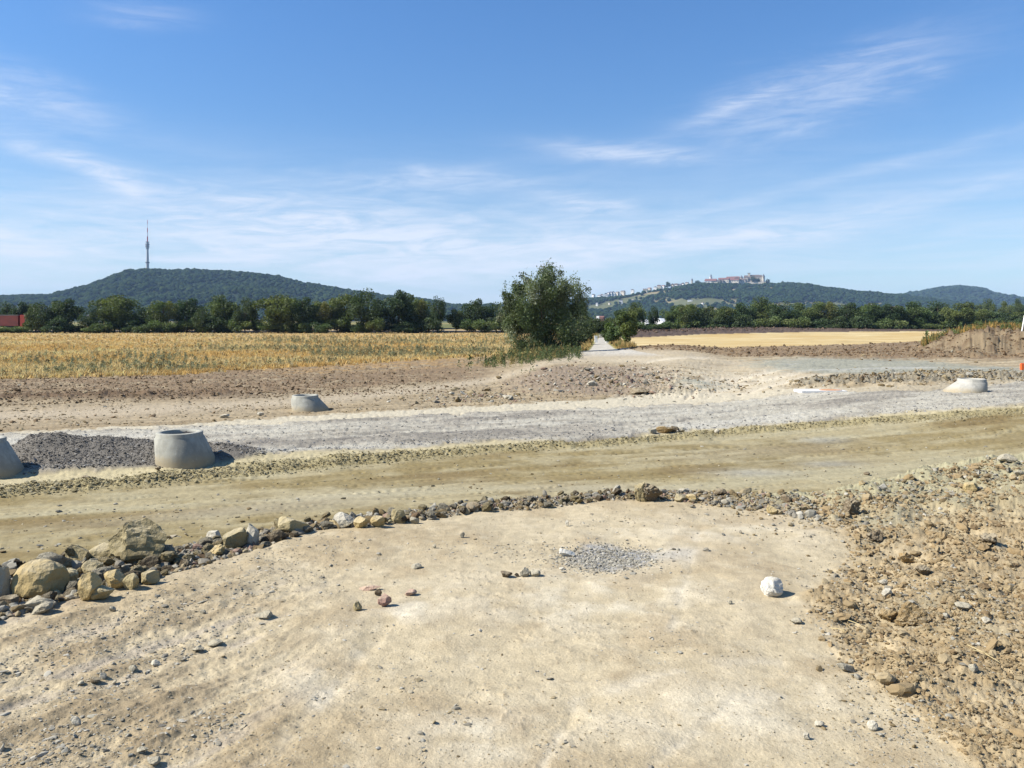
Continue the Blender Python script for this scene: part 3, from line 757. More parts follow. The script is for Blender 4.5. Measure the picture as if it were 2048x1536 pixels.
u_ = RNG.uniform(1240, 2100, 4000); v_ = SB2(u_) - RNG.uniform(.5, 8, 4000); y = F * 3 / (v_ - VH); y = np.minimum(y, 300); x = (u_ - 1024) / F * y
stones('topsoil_clods', x, y, np.clip(np.exp(RNG.normal(size=len(x)) * .5) * .14, .05, .5), pal([s2l(120, 98, 82), s2l(100, 82, 70), s2l(150, 130, 108)], len(x)), M_CLOD, CLD, (1, .9, .75), .3, .6,
       label='dark topsoil clods on the long bank behind the stubble field', cat='earth clods')

x, y = mid_pts(7000, lambda u, v: np.clip(((v > E2(u)) & (v < E1(u))) * (.25 + .75 * np.exp(-((v - E1(u)) / 9) ** 2)), 0, 1), -100, 2150, 765, 960)
stones('crushed_stone', x, y, np.clip(np.exp(RNG.normal(size=len(x)) * .5) * .016, .006, .06), pal([s2l(190, 186, 178), s2l(160, 156, 150), s2l(212, 208, 198)], len(x), [.45, .35, .2]), M_STONE, PB, (1, .9, .6), .3, .4,
       label='crushed stone chips lying loose on the grey roadbed', cat='crushed stone')
x, y = mid_pts(5000, lambda u, v: ((v < FF(u)) & (v > 742)) * (.2 + .8 * sst(.05, .35, fbm(u, v * 4, .01, 3, 131))), -100, 1700, 742, 865)
stones('dirt_crumbs', x, y, np.clip(np.exp(RNG.normal(size=len(x)) * .55) * .022, .008, .1), pal([T1, T2, G1, s2l(158, 134, 104)], len(x), [.35, .3, .1, .25]), M_CLOD, CLD, (1, .9, .6), .35, .5,
       label='crumbs of dirt on the tan tracks beyond the gravel road', cat='dirt crumbs')

# ------------------------------------------------------------------ individual boulders and stones
def rock_mat(nm, c, c2, amt=.3, sc=5.0):
    m = rock_mat0(nm, c, c2, amt, sc); N = NB(m.node_tree); b = m.node_tree.nodes['Principled BSDF']
    src_ = b.inputs['Base Color'].links[0].from_socket; geo = N.n('ShaderNodeNewGeometry'); sp_ = N.n('ShaderNodeSeparateXYZ'); N.lk(geo.outputs['Normal'], sp_.inputs[0])
    f = N.m('MULTIPLY', N.ss(sp_.outputs[2], .25, .9, 0, .5), N.ss(N.noise(geo.outputs['Position'], 9, 5, .65), .35, .6))   # dust lying on the upward faces
    N.lk(N.mix(f, src_, tuple(s2l(216, 202, 170))), b.inputs['Base Color']); return m
def rock_mat0(nm, c, c2, amt=.3, sc=5.0):
    return mat_plain(nm, c, 0.95, amt, sc, 1.0, 0.06, c2=c2, spec=.1, objrand=.12)
MR = {'sand': rock_mat('sandstone', s2l(206, 182, 130), s2l(178, 156, 108)), 'olive': rock_mat('olive_rock', s2l(192, 176, 134), s2l(150, 134, 96)),
      'grey': rock_mat('grey_rock', s2l(190, 182, 160), s2l(160, 150, 128)), 'pale': rock_mat('pale_rock', s2l(224, 216, 196), s2l(190, 178, 150)),
      'white': rock_mat('white_rock', s2l(240, 236, 224, .75), s2l(214, 206, 188, .7), .12), 'red': rock_mat('red_rock', s2l(196, 162, 144), s2l(150, 112, 98)),
      'dark': rock_mat('dark_rock', s2l(142, 126, 102), s2l(112, 97, 76)), 'pink': rock_mat('pink_rock', s2l(206, 172, 152), s2l(188, 160, 138)),
      'clod': rock_mat('clod_soil', s2l(186, 158, 112), s2l(166, 138, 94), .3, 14)}
def rock(name, u, vbase, w, h, kind, label, cat='rock', seed=None, rough=.07, planes=12, rz=None, near=True, depth=None, src=None, group=None, lift=0.0, lo=.5, hi=.85, taper=0.0):
    """rock whose foot stands at photo pixel (u, vbase); w, h in photo pixels"""
    seed = seed if seed is not None else int(u * 7 + vbase)
    x, y, z = pt(u, vbase, near)
    px = y / F
    V, Fc = rock_shape(src or ICO4, seed, planes, rough, (1, 1, 1), lo, hi)
    zt = (V[:, 2] - V[:, 2].min()) / np.ptp(V[:, 2]); V[:, :2] *= (1 - taper * zt ** 1.3)[:, None]; V[:, 0] -= taper * .25 * zt
    ext = V.max(0) - V.min(0)
    W_, H_ = w * px, h * px; D_ = (depth * px if depth else W_ * .75)
    V = (V - (V.max(0) + V.min(0)) / 2) / ext * np.array([W_, D_, H_])
    V[:, 2] += H_ * .42
    o = np_mesh(name, V, Fc, MR[kind], None, False)
    o.location = (x, y + D_ * .3, z + lift)
    if rz: o.rotation_euler = (0, rz, 0)
    return tag(o, label, cat, group)

rock('boulder', 62, 1203, 104, 84, 'sand', 'big smooth sandy boulder lowest in the rock heap at the left edge', 'boulder', planes=8, rough=.07, lo=.62, hi=.85, taper=.22, seed=8)
rock('boulder', 268, 1132, 118, 98, 'olive', 'largest rugged boulder with pale chalky top on the left rim', 'boulder', planes=15, rough=.2, taper=.55, seed=41)
rock('boulder', -4, 1205, 34, 78, 'grey', 'boulder cut off by the left edge of the picture', 'boulder')
rock('boulder', 128, 1180, 46, 42, 'olive', 'squat olive boulder right of the big smooth sandy boulder', 'boulder')
rock('boulder', 178, 1156, 40, 36, 'olive', 'rounded olive boulder above the brown slab', 'boulder', planes=6, rough=.04)
rock('boulder', 150, 1127, 54, 38, 'olive', 'boulder behind the squat one, top of the left heap', 'boulder')
rock('boulder', 200, 1124, 60, 36, 'olive', 'flat topped boulder just left of the largest rugged boulder', 'boulder')
rock('boulder', 163, 1203, 42, 62, 'sand', 'brown leaning slab of rock between sandy boulder and pale cobble', 'boulder', planes=16, rz=.3)
rock('boulder', 199, 1201, 50, 32, 'olive', 'pale oblong cobble at the foot of the left heap', 'boulder', planes=7, rz=-.2)
rock('boulder', 225, 1178, 46, 38, 'sand', 'brown angular boulder in front of the largest rugged boulder', 'boulder')
rock('boulder', 260, 1180, 34, 36, 'olive', 'narrow brown boulder left of the round brown cobble', 'boulder')
rock('boulder', 295, 1170, 40, 28, 'olive', 'round brown cobble at the foot of the left rim', 'boulder', planes=5, rough=.04)
rock('boulder', 15, 1222, 40, 34, 'dark', 'shaded stone beneath the sandy boulder at the left edge', 'boulder')
rock('boulder', 75, 1222, 52, 26, 'grey', 'half buried dark stone under the big sandy boulder', 'boulder')
rock('boulder', 103, 1205, 32, 22, 'olive', 'small shaded stone at the lower right of the sandy boulder', 'boulder')
rock('boulder', 85, 1228, 42, 22, 'grey', 'flat grey layered stone on the platform edge at far left', 'boulder', rz=-.3)
rock('boulder', 340, 1122, 30, 26, 'dark', 'dark cobble right of the largest rugged boulder', 'boulder')
rock('boulder', 318, 1132, 34, 24, 'olive', 'low cobble tucked under the right flank of the rugged boulder', 'boulder')
rock('boulder', 467, 1101, 48, 46, 'olive', 'round brown boulder touching the upright pale slab', 'boulder', planes=7, rough=.08)
rock('boulder', 498, 1096, 30, 52, 'pale', 'upright pale slab standing on the rim', 'boulder', planes=16, rz=.15)
rock('boulder', 424, 1086, 32, 26, 'pale', 'whitish cobble left of the round brown boulder', 'boulder')
rock('boulder', 432, 1074, 26, 18, 'olive', 'small boulder behind the whitish cobble', 'boulder')
rock('boulder', 430, 1116, 34, 26, 'sand', 'crumbly tan lump below the round brown boulder', 'boulder', rough=.2)
rock('boulder', 583, 1072, 60, 40, 'olive', 'block shaped olive boulder on the rim right of the pale slab', 'boulder', planes=14)
rock('boulder', 687, 1055, 42, 30, 'pale', 'pale boulder first right of the gap in the rim', 'boulder')
rock('boulder', 664, 1056, 22, 16, 'sand', 'small sandy stone left of the pale rim boulder', 'boulder')
rock('boulder', 720, 1057, 30, 24, 'sand', 'brown boulder right of the pale rim boulder', 'boulder')
rock('boulder', 754, 1055, 30, 24, 'sand', 'sandy boulder left of the square rim block', 'boulder')
rock('boulder', 796, 1046, 30, 30, 'olive', 'square olive block on the middle of the rim', 'boulder', planes=16)
rock('boulder', 825, 1048, 20, 16, 'grey', 'grey angular stone beside the square rim block', 'boulder', rz=.5)
rock('boulder', 946, 1024, 30, 20, 'dark', 'brown stone in the low part of the rim', 'boulder')
rock('boulder', 1282, 1003, 28, 42, 'olive', 'craggy lump of earth and rock on the far rim, left half', 'boulder', rough=.3)
rock('boulder', 1306, 1004, 40, 40, 'dark', 'craggy lump of earth and rock on the far rim, right half', 'boulder', rough=.3)
rock('boulder', 1362, 1004, 26, 16, 'olive', 'olive stone right of the craggy lumps on the far rim', 'boulder')
rock('boulder', 1385, 1003, 24, 16, 'sand', 'sandy stone second right of the craggy lumps', 'boulder')
rock('boulder', 1370, 986, 24, 10, 'pale', 'pale flat stone on top of the far rim', 'boulder')
rock('boulder', 1441, 992, 26, 16, 'dark', 'dark stone on the right part of the far rim', 'boulder')
rock('boulder', 1545, 1029, 22, 20, 'sand', 'tan cobble at the right end of the platform edge', 'boulder')
rock('boulder', 1573, 1004, 24, 14, 'dark', 'dark slanting stone in the rubble right of the rim', 'boulder', rz=.4)
# loose stones on the platform
rock('stone', 1547, 1194, 43, 40, 'white', 'round white pitted stone lying alone on the mound', 'stone', planes=5, rough=.1, depth=40, seed=12, lo=.78, hi=.92)
rock('stone', 768, 1214, 29, 27, 'red', 'reddish stone with dark right face beside three small ones', 'stone', planes=16, seed=3)
rock('stone', 756, 1192, 15, 16, 'dark', 'small dark triangular stone behind the reddish stone', 'stone', planes=16)
rock('stone', 714, 1222, 18, 20, 'olive', 'greenish pale stone left of the reddish stone', 'stone')
rock('stone', 821, 1192, 24, 13, 'pink', 'pale pink flat stone right of the reddish stone', 'stone')
rock('stone', 740, 1181, 48, 10, 'pink', 'long thin pinkish stone behind the reddish stone', 'stone', rz=-.12, depth=10)
rock('stone', 1013, 1155, 24, 12, 'dark', 'leftmost flat dark stone of the row of four', 'stone')
rock('stone', 1034, 1154, 11, 9, 'dark', 'smallest dark stone of the row of four', 'stone')
rock('stone', 1049, 1154, 19, 20, 'grey', 'tallest upright stone of the row of four', 'stone', planes=14)
rock('stone', 1070, 1153, 23, 14, 'grey', 'rightmost blocky stone of the row of four', 'stone', planes=14)
rock('stone', 1133, 1113, 34, 14, 'white', 'white slab fragment at the left end of the gravel patch', 'stone', planes=16, rz=.25, depth=14)
rock('stone', 925, 1076, 10, 13, 'grey', 'small upright pointed stone near the middle of the mound', 'stone')
rock('stone', 1134, 1053, 7, 13, 'pale', 'tiny upright pale stone near the far edge of the mound', 'stone')
rock('stone', 525, 1238, 36, 16, 'grey', 'flat grey stone alone on the left part of the mound', 'stone')
rock('stone', 832, 1138, 22, 10, 'grey', 'blue grey flat chip left of the row of four', 'stone')
rock('stone', 868, 1097, 8, 9, 'grey', 'tiny grey stone left of the upright pointed stone', 'stone')
rock('stone', 222, 1224, 14, 12, 'grey', 'small grey wedge stone below the left rock heap', 'stone', rz=.4)
rock('stone', 405, 1228, 12, 8, 'grey', 'small round grey stone left of the flat grey stone', 'stone')
rock('stone', 1747, 1462, 22, 20, 'pale', 'rounded pale stone with shadow near the lower right', 'stone', planes=6)
rock('stone', 1614, 1480, 13, 15, 'pale', 'small pointed pale stone at the bottom right of the path', 'stone')
rock('stone', 1640, 1454, 20, 12, 'pale', 'pale tan stone between the pointed and the rounded one', 'stone')
rock('stone', 1692, 1344, 42, 16, 'grey', 'long blue grey slate at the edge of the rough soil', 'stone', rz=.3, depth=16)
rock('stone', 1704, 1328, 12, 10, 'grey', 'small dark grey stone above the long slate', 'stone')
rock('stone', 1595, 1249, 22, 12, 'grey', 'grey chip below the round white stone', 'stone')
rock('stone', 1461, 1209, 9, 9, 'grey', 'tiny grey stone left of the round white stone', 'stone')
rock('stone', 155, 1452, 18, 24, 'pale', 'tilted flat stone stuck upright at lower left', 'stone', rz=-.5, depth=8)
rock('stone', 305, 1532, 26, 14, 'grey', 'grey cobble at the bottom edge on the left', 'stone')
rock('stone', 283, 1506, 22, 10, 'grey', 'thin slate just above the bottom edge cobble', 'stone')
rock('stone', 190, 1368, 22, 14, 'dark', 'dark angular stone at the left end of the slate streak', 'stone')
rock('stone', 205, 1358, 14, 14, 'pale', 'cream stone touching the dark angular stone', 'stone')
rock('stone', 160, 1371, 14, 9, 'grey', 'small grey stone left of the dark angular stone', 'stone')
rock('stone', 310, 1334, 20, 14, 'pale', 'pale stone in the middle of the slate streak', 'stone')
rock('stone', 264, 1343, 18, 12, 'grey', 'grey stone left of the pale stone in the slate streak', 'stone')
rock('stone', 393, 1304, 26, 10, 'grey', 'long slate in the upper slate streak', 'stone', rz=-.2)
rock('stone', 428, 1294, 32, 12, 'grey', 'largest slate at the right end of the upper streak', 'stone', rz=-.2)
rock('soil_clod', 1828, 1252, 70, 46, 'clod', 'biggest soil clod with a dark hollow beneath on the right', 'soil clod', rough=.25)
rock('soil_clod', 1780, 1245, 40, 28, 'clod', 'soil clod just left of the biggest clod', 'soil clod', rough=.22)
rock('soil_clod', 1815, 1128, 32, 26, 'clod', 'tan soil clod in the upper rough ground', 'soil clod', rough=.22)
rock('soil_clod', 1850, 1150, 30, 20, 'dark', 'dark soil clod right of the tan upper clod', 'soil clod', rough=.22)
rock('soil_clod', 1985, 1092, 36, 26, 'dark', 'big dark clod in the upper right rough ground', 'soil clod', rough=.25)
rock('soil_clod', 1752, 1082, 34, 24, 'dark', 'dark clod at the corner where the rough ground begins', 'soil clod', rough=.25)
rock('soil_clod', 1708, 1030, 34, 36, 'dark', 'upright brown clod standing on the right rim', 'soil clod', rough=.25)
rock('stone', 1776, 1196, 20, 20, 'pale', 'white stone in the rough ground above the biggest clod', 'stone')
rock('stone', 1768, 1170, 18, 12, 'pale', 'small pale stone behind the white stone in rough ground', 'stone')
rock('stone', 1930, 1222, 34, 14, 'grey', 'blue grey slab in the rough ground at right', 'stone')
rock('stone', 1975, 1246, 18, 14, 'pale', 'pale stone right of the blue grey slab', 'stone')
rock('stone', 1950, 1346, 20, 18, 'grey', 'grey stone among clods at the right', 'stone')
rock('stone', 1945, 984, 30, 22, 'sand', 'tan stone on the slope at upper right', 'stone')
rock('stone', 2018, 928, 40, 16, 'grey', 'jagged grey stone on the crest at the right edge', 'stone', planes=16)
rock('stone', 2040, 948, 18, 14, 'grey', 'grey stone below the jagged crest stone', 'stone')
rock('stone', 1978, 920, 12, 8, 'grey', 'small dark stone left of the jagged crest stone', 'stone')

# rubble stones along the rim: individuals
rim_protos = []
for k in range(9):
    V, Fc = rock_shape(ICO3, 700 + k, 11, .08, (1, .85, .75), .5, .8)
    rim_protos.append(np_mesh('rubble_stone', V, Fc, MR[['olive', 'grey', 'dark', 'olive', 'grey', 'sand', 'grey', 'dark', 'olive'][k]], None, False))
cnt = 0
rr = np.random.RandomState(4)
used_proto = set()
segs = [(-40, 430, 'broken stone wedged among the boulders of the left rock heap', 'stones wedged in the left rock heap', 100),
        (430, 900, 'fist sized stone packed in the rim between pale slab and square block', 'stones packed in the middle of the rim', 75),
        (900, 1290, 'small stone in the low rim right of the square block', 'stones in the low rim', 75)]
for (ua, ub, lab, grp, nn) in segs:
    for j in range(nn):
        u = rr.uniform(ua, ub); f = rr.rand()
        v = A(u) * (1 - f) + B(u) * f - 1
        x, y, _ = (u - 1024) / F * (F * 1.6 / (v - VH)), F * 1.6 / (v - VH), 0
        z = tz(x, y)
        s = (.040 - .018 * min(max((u - 300) / 900, 0), 1)) * math.exp(rr.normal() * .35)
        if 640 < u < 900: s *= 1.1
        k = rr.randint(0, 9)
        if k not in used_proto: o = rim_protos[k]; used_proto.add(k)
        else: o = rim_protos[k].copy(); COL.objects.link(o)
        o.location = (x, y, z + s * (.3 + .65 * rr.rand())); o.scale = (s * rr.uniform(.8, 1.3), s * rr.uniform(.8, 1.2), s * rr.uniform(.7, 1.1))
        o.rotation_euler = (rr.uniform(-.6, .6), rr.uniform(-.6, .6), rr.uniform(0, 6.28))
        tag(o, lab, 'stone', grp)

# ------------------------------------------------------------------ concrete shaft cones
def stain(m):
    N = NB(m.node_tree); b = m.node_tree.nodes['Principled BSDF']; src_ = b.inputs['Base Color'].links[0].from_socket
    tcn = N.n('ShaderNodeTexCoord'); mp = N.n('ShaderNodeMapping'); mp.inputs['Scale'].default_value = (7, 7, 1.1); N.lk(tcn.outputs['Object'], mp.inputs[0])
    f1 = N.ss(N.noise(mp.outputs[0], 1.0, 6, .65), .48, .68, 0, .45); c1 = N.mix(f1, src_, (.19, .185, .16))
    sz = N.n('ShaderNodeSeparateXYZ'); N.lk(tcn.outputs['Object'], sz.inputs[0]); nn = N.noise(tcn.outputs['Object'], 6, 5, .7)
    f2 = N.m('MULTIPLY', N.ss(N.m('ADD', sz.outputs[2], N.m('MULTIPLY_ADD', nn, .3, -.15)), .22, .0), .7)
    c2_ = N.mix(f2, c1, tuple(s2l(190, 170, 130))); f3 = N.ss(N.noise(tcn.outputs['Object'], 22, 4, .6), .62, .72, 0, .6)
    N.lk(N.mix(f3, c2_, (.42, .40, .34)), b.inputs['Base Color'])
stain(M_CONC); stain(M_CONC2)
def shaft(u, vb, wb, wt, h, side, label, near=False, steps=False, mat=None, tilt=0):
    """eccentric cone: one side upright, the other slanting; side=+1 slants to the right"""
    mat = mat or M_CONC
    x, y, z = pt(u, vb, False)
    root = empty('manhole_cone', (x, y, z)); tag(root, label, 'manhole cone')
    n = 48; rb, rt = wb / 2, wt / 2; cx = -side * (rb - rt)
    def ring(r, c, zz): return [(c + r * math.cos(2 * math.pi * k / n), r * math.sin(2 * math.pi * k / n), zz + tilt * (c + r * math.cos(2 * math.pi * k / n))) for k in range(n)]
    th = .11
    hv = h - .08
    rings = [ring(rb, 0, -.12), ring(rb, 0, .04), ring(rt + .03, cx - 0.0 * side, hv - .03), ring(rt, cx, hv), ring(rt, cx, h - .012), ring(rt - .012, cx, h), ring(rt - th, cx, h), ring(rt - th, cx, h - .10), ring(rb - th - .02, 0, .02), ring(rb - th - .02, 0, -.3)]
    V = [p for r in rings for p in r]; Fc = []
    for a in range(len(rings) - 1):
        for k in range(n):
            k2 = (k + 1) % n; Fc.append((a * n + k, a * n + k2, (a + 1) * n + k2, (a + 1) * n + k))
    o = np_mesh('cone_wall', V, Fc, mat, None, True, root)
    m = MB().cyl((0, 0, -.3), (0, 0, -.25), rb - .05, rb - .05, 24)
    m.build('shaft_floor', M_IRON, root)
    if steps:
        for k in range(2):
            zz = h - .04 - .2 * k; ang = 1.1
            px_, py_ = cx + (rt - th) * math.cos(ang), (rt - th) * math.sin(ang)
            s = MB(); a = Vector((px_ - .15, py_ + .03, zz)); b = Vector((px_ - .15, py_ - .10, zz)); c = Vector((px_ + .12, py_ - .13, zz)); d = Vector((px_ + .12, py_ + .03, zz))
            s.cyl(a, b, .014, .014, 8).cyl(b, c, .014, .014, 8).cyl(c, d, .014, .014, 8).build('step_iron', M_IRON, root)
    return root
shaft(371, 920, 1.14, .90, .58, 1, 'grey concrete manhole cone between dark gravel heaps, step irons inside', steps=True)
shaft(621, 820, 1.22, .86, .50, 1, 'grey concrete manhole cone on the far side of the gravel road')
shaft(-24, 945, 1.2, .88, .66, 1, 'concrete manhole cone cut by the left edge beside dark gravel')
shaft(1930, 783, 1.34, .88, .44, -1, 'pale concrete manhole cone at right, slanting to the left', mat=M_CONC2)

# white cover slab with sand on it
x, y, z = pt(1642, 783)
sl = empty('cover_slab', (x, y, z)); tag(sl, 'flat white slab with a patch of orange sand at the far edge of the gravel road', 'slab')
M_WHITE = mat_plain('white_slab', (.62, .61, .58), .8, .08, 6)
M_OR = mat_plain('orange_sand', s2l(215, 165, 125), .95, .2, 12)
MB().box(-.85, .85, -.35, .5, -.05, .06, .02).build('slab', M_WHITE, sl)
V, Fc = rock_shape(ICO3, 9, 3, .1); np_mesh('sand_patch', V * np.array([.45, .3, .04]) + np.array([.35, 0, .06]), Fc, M_OR, None, True, sl)

# dug lump with stones at the near road edge
for (u, v, w, h, k, lb) in [(1306, 868, 18, 12, 'grey', 'grey stone left of the brown clod at the gravel road edge'), (1330, 867, 34, 16, 'clod', 'brown clod pile at the near edge of the gravel road'),
                            (1348, 865, 20, 14, 'dark', 'dark stone beside the brown clod at the road edge'), (1363, 865, 16, 12, 'pale', 'pale round stone right of the brown clod at the road edge'),
                            (315, 940, 12, 8, 'dark', 'dark stone lying on the sand below the nearest whole cone'), (170, 957, 20, 6, 'dark', 'flat dark stone on the sand strip at left'),
                            (447, 836, 20, 8, 'pale', 'pale stone pair left of the farther cone'), (520, 832, 14, 8, 'pale', 'pale stone at the foot of the heap by the farther cone'),
                            (1434, 866, 10, 8, 'pale', 'small pale stone on the windrow right of the brown clod'), (1735, 950, 14, 6, 'dark', 'dark flat stone at the right edge of the haul road'),
                            (1725, 769, 10, 14, 'dark', 'pointed dark lump beyond the gravel road'), (1280, 790, 40, 16, 'dark', 'dark lump of broken earth at the right foot of the rubble bank'),
                            (1184, 772, 22, 12, 'pale', 'white block in the middle of the rubble bank'), (1015, 797, 22, 8, 'pale', 'flat pale stone at the left end of the rubble bank'),
                            (903, 790, 12, 6, 'pale', 'pale chip left of the rubble bank')]:
    rock('stone', u, v, w, h, k, lb, 'stone', near=False, src=ICO3, rough=.12)

# ------------------------------------------------------------------ vegetation tools
def leaf_quads(n, P, size, cols, rng, aspect=.6):
    """n leaf-shaped quads at P with random orientation"""
    R = rotmats(n, rng)
    q = np.array([(-.5, 0, 0), (0, -.5 * aspect, 0), (.5, 0, 0), (0, .5 * aspect, 0)])
    v = q[None] * size[:, None, None]
    v = np.einsum('nij,nkj->nki', R, v) + P[:, None, :]
    return v.reshape(-1, 3), np.arange(4 * n).reshape(-1, 4), np.repeat(cols, 4, 0)

def crown_points(rng, n, R, Hc, z0, lobes=26, shape='round', lobe_r=.34, spike=0):
    """points on clustered lobes filling an uneven crown"""
    L = []
    while len(L) < lobes:
        d = rng.normal(size=3); d /= np.linalg.norm(d)
        r = rng.uniform(.35, .82)
        p = d * r
        if shape == 'round' and p[2] < -.75: continue
        L.append(p)
    L = np.array(L); lr = rng.uniform(.75, 1.25, lobes) * lobe_r
    k = rng.randint(0, lobes, n)
    d = rng.normal(size=(n, 3)); d /= np.linalg.norm(d, axis=1)[:, None]
    rad = rng.rand(n) ** .35
    P = L[k] + d * (lr[k] * rad)[:, None] * np.array([1, 1, .85])
    # ragged twigs on top
    P = P * np.array([R, R, Hc / 2]); P[:, 2] += z0 + Hc / 2
    return P, k, lr

def trunk_mb(rng, H, r, Rc, limbs=6):
    m = MB(); m.cyl((0, 0, -.3), (rng.uniform(-.1, .1), rng.uniform(-.1, .1), H * .45), r, r * .7, 10).cyl((0, 0, H * .42), (rng.uniform(-.3, .3), rng.uniform(-.3, .3), H * .85), r * .7, r * .2, 8)
    for k in range(limbs):
        a = rng.uniform(0, 6.28); z = H * rng.uniform(.2, .55)
        p = Vector((0, 0, z)); q = Vector((math.cos(a) * Rc * .6, math.sin(a) * Rc * .6, z + H * rng.uniform(.15, .35)))
        m.cyl(p, q, r * .4, r * .12, 6)
    return m

def make_tree(seed, H, R, n, leaf, cols, name='tree', lobes=26, low=.12, lobe_r=.34, mat=None):
    rng = np.random.RandomState(seed)
    root = empty(name, (0, 0, 0))
    trunk_mb(rng, H, max(.12, H * .022), R).build('trunk', M_BARK, root)
    P, k, _ = crown_points(rng, n, R, H * (1 - low), H * low, lobes, 'round', lobe_r)
    lc = rng.normal(size=lobes) * .22
    ci = rng.randint(0, len(cols), lobes)
    C = np.array(cols)[ci[k]] * (1 + lc[k] + rng.normal(size=n) * .15)[:, None]
    V, Fc, CC = leaf_quads(n, P, leaf * rng.uniform(.6, 1.3, n), np.clip(C, .008, .4), rng)
    np_mesh('crown', V, Fc, mat or M_LEAF, CC, False, root)
    return root

LG = [(.09, .118, .036), (.072, .10, .034), (.115, .14, .045)]
LD = [(.045, .068, .026), (.056, .08, .03)]
LY = [(.11, .115, .035), (.085, .10, .03)]
LS = [(.125, .15, .078), (.078, .105, .042), (.18, .195, .125)]

ORD = ['first', 'second', 'third', 'fourth', 'fifth', 'sixth', 'seventh', 'eighth', 'ninth', 'tenth', 'eleventh', 'twelfth', 'thirteenth', 'fourteenth', 'fifteenth',
       'sixteenth', 'seventeenth', 'eighteenth', 'nineteenth', 'twentieth', 'twenty first', 'twenty second', 'twenty third', 'twenty fourth']
protoT = [make_tree(900 + k, 10, 4.6, 7500, .42, [LG, LD, LG, LY + LG, LD, LG][k], 'belt_tree', lobes=[30, 24, 36, 26, 32, 22][k], low=[.05, .03, .08, .04, .02, .06][k]) for k in range(6)]
usedT = set()
def place(proto, used, k, x, y, z, sx, sz, rz, label, cat, group=None):
    if k not in used: o = proto[k]; used.add(k)
    else: o = copy_tree(proto[k])
    o.location = (x, y, z); o.scale = (sx, sx, sz); o.rotation_euler = (0, 0, rz)
    return tag(o, label, cat, group)
rt = np.random.RandomState(77)
def tree_at(u, vtop, wpx, D, k, label, group):
    x = (u - 1024) / F * D; H = EYE + (VH - vtop) / F * D; R = wpx / F * D / 2
    place(protoT, usedT, k, x, D, 0, R / 4.0, H / 8.7, rt.uniform(0, 6.28), label, 'tree', group)
left = [(15, 612, 44, 4), (48, 609, 50, 1), (82, 612, 52, 4), (130, 603, 62, 1), (182, 622, 40, 4), (229, 588, 78, 0), (283, 618, 46, 4), (327, 607, 58, 3), (374, 602, 66, 1), (405, 622, 36, 4), (443, 600, 74, 2), (490, 604, 46, 4),
        (556, 588, 84, 0), (604, 600, 56, 1), (645, 608, 54, 3), (688, 595, 62, 3), (735, 589, 74, 4), (797, 588, 84, 1), (842, 603, 46, 3), (874, 602, 36, 4), (912, 622, 36, 1), (950, 603, 52, 1), (992, 612, 46, 4), (1030, 608, 50, 1)]
for j, (u, vt, w, k) in enumerate(left):
    dsc = {0: 'full dark green', 1: 'round dark', 2: 'broad green', 3: 'yellowish green', 4: 'dense shady'}[k]
    tree_at(u, vt, w, 186 + rt.uniform(-6, 8), k, '%s tree, %s from the left edge in the belt behind the dry field' % (dsc, ORD[j]), 'tree belt behind the dry field')
right = [(1148, 612, 60), (1186, 640, 52), (1270, 612, 46), (1306, 618, 22), (1350, 614, 50), (1375, 613, 52), (1412, 616, 54), (1450, 612, 52), (1487, 610, 54), (1525, 602, 52), (1566, 611, 58), (1605, 610, 60), (1650, 608, 58),
         (1694, 610, 62), (1738, 605, 58), (1782, 612, 56), (1828, 611, 66), (1876, 610, 64), (1922, 609, 66), (1960, 622, 52)]
for j, (u, vt, w) in enumerate(right):
    k = [0, 1, 2, 4, 5, 3, 1][j % 7]
    nm = {0: 'full dark green', 1: 'round dark', 2: 'broad green', 3: 'yellowish green', 4: 'dense shady', 5: 'open crowned'}[k]
    lab = '%s tree, %s right of the big bush in the belt behind the stubble' % (nm, ORD[j])
    tree_at(u, vt, w, (214 if u > 1200 else 150) + rt.uniform(-5, 8), k, lab, 'tree belt behind the stubble field')
for j, (u, vt, w, D) in enumerate([(1955, 612, 22, 420), (1978, 604, 26, 430), (2012, 606, 28, 440), (2036, 604, 24, 430), (2062, 606, 26, 430), (1995, 628, 46, 240), (2040, 626, 56, 240), (1975, 634, 40, 236)]):
    tree_at(u, vt, w, D, [5, 2][j % 2], 'pale hazy tree, %s of the group beyond the right end of the belt' % ORD[j], 'hazy trees at the right end')
# understorey shrubs closing the foot of the belts
protoS = [make_tree(950 + k, 4, 3.2, 3000, .38, [LD, LD + LG, LG][k], 'belt_shrub', lobes=16, low=.0, lobe_r=.42) for k in range(3)]
usedS = set()
def shrub(u, vt, w, D, k, label, group):
    x = (u - 1024) / F * D; H = EYE + (VH - vt) / F * D
    place(protoS, usedS, k, x, D, -.2, w / F * D / 2 / 2.8, H / 3.8, rt.uniform(0, 6.28), label, 'shrub', group)
for u in np.arange(-60, 1100, 27):
    if 876 < u < 925: continue
    top = rt.uniform(630, 645) if not (150 < u < 200 or u < 75) else rt.uniform(650, 655)
    shrub(u + rt.uniform(-6, 6), top, 46, 181 + rt.uniform(-3, 6), rt.randint(0, 3), 'low dark shrub filling the foot of the tree belt behind the dry field', 'shrubs under the left belt')
for u in np.arange(1270, 2100, 27):
    shrub(u + rt.uniform(-6, 6), rt.uniform(628, 642) if u > 1340 else 643, 48, 209 + rt.uniform(-2, 6), rt.randint(0, 3), 'low dark shrub filling the foot of the tree belt behind the stubble', 'shrubs under the right belt')
for u in np.arange(1300, 2100, 38):
    if u < 1345: continue
    shrub(u + rt.uniform(-6, 6), rt.uniform(622, 630), 60, 226 + rt.uniform(-2, 6), rt.randint(0, 3), 'shaded shrub deep inside the belt behind the stubble', 'shrubs inside the right belt')

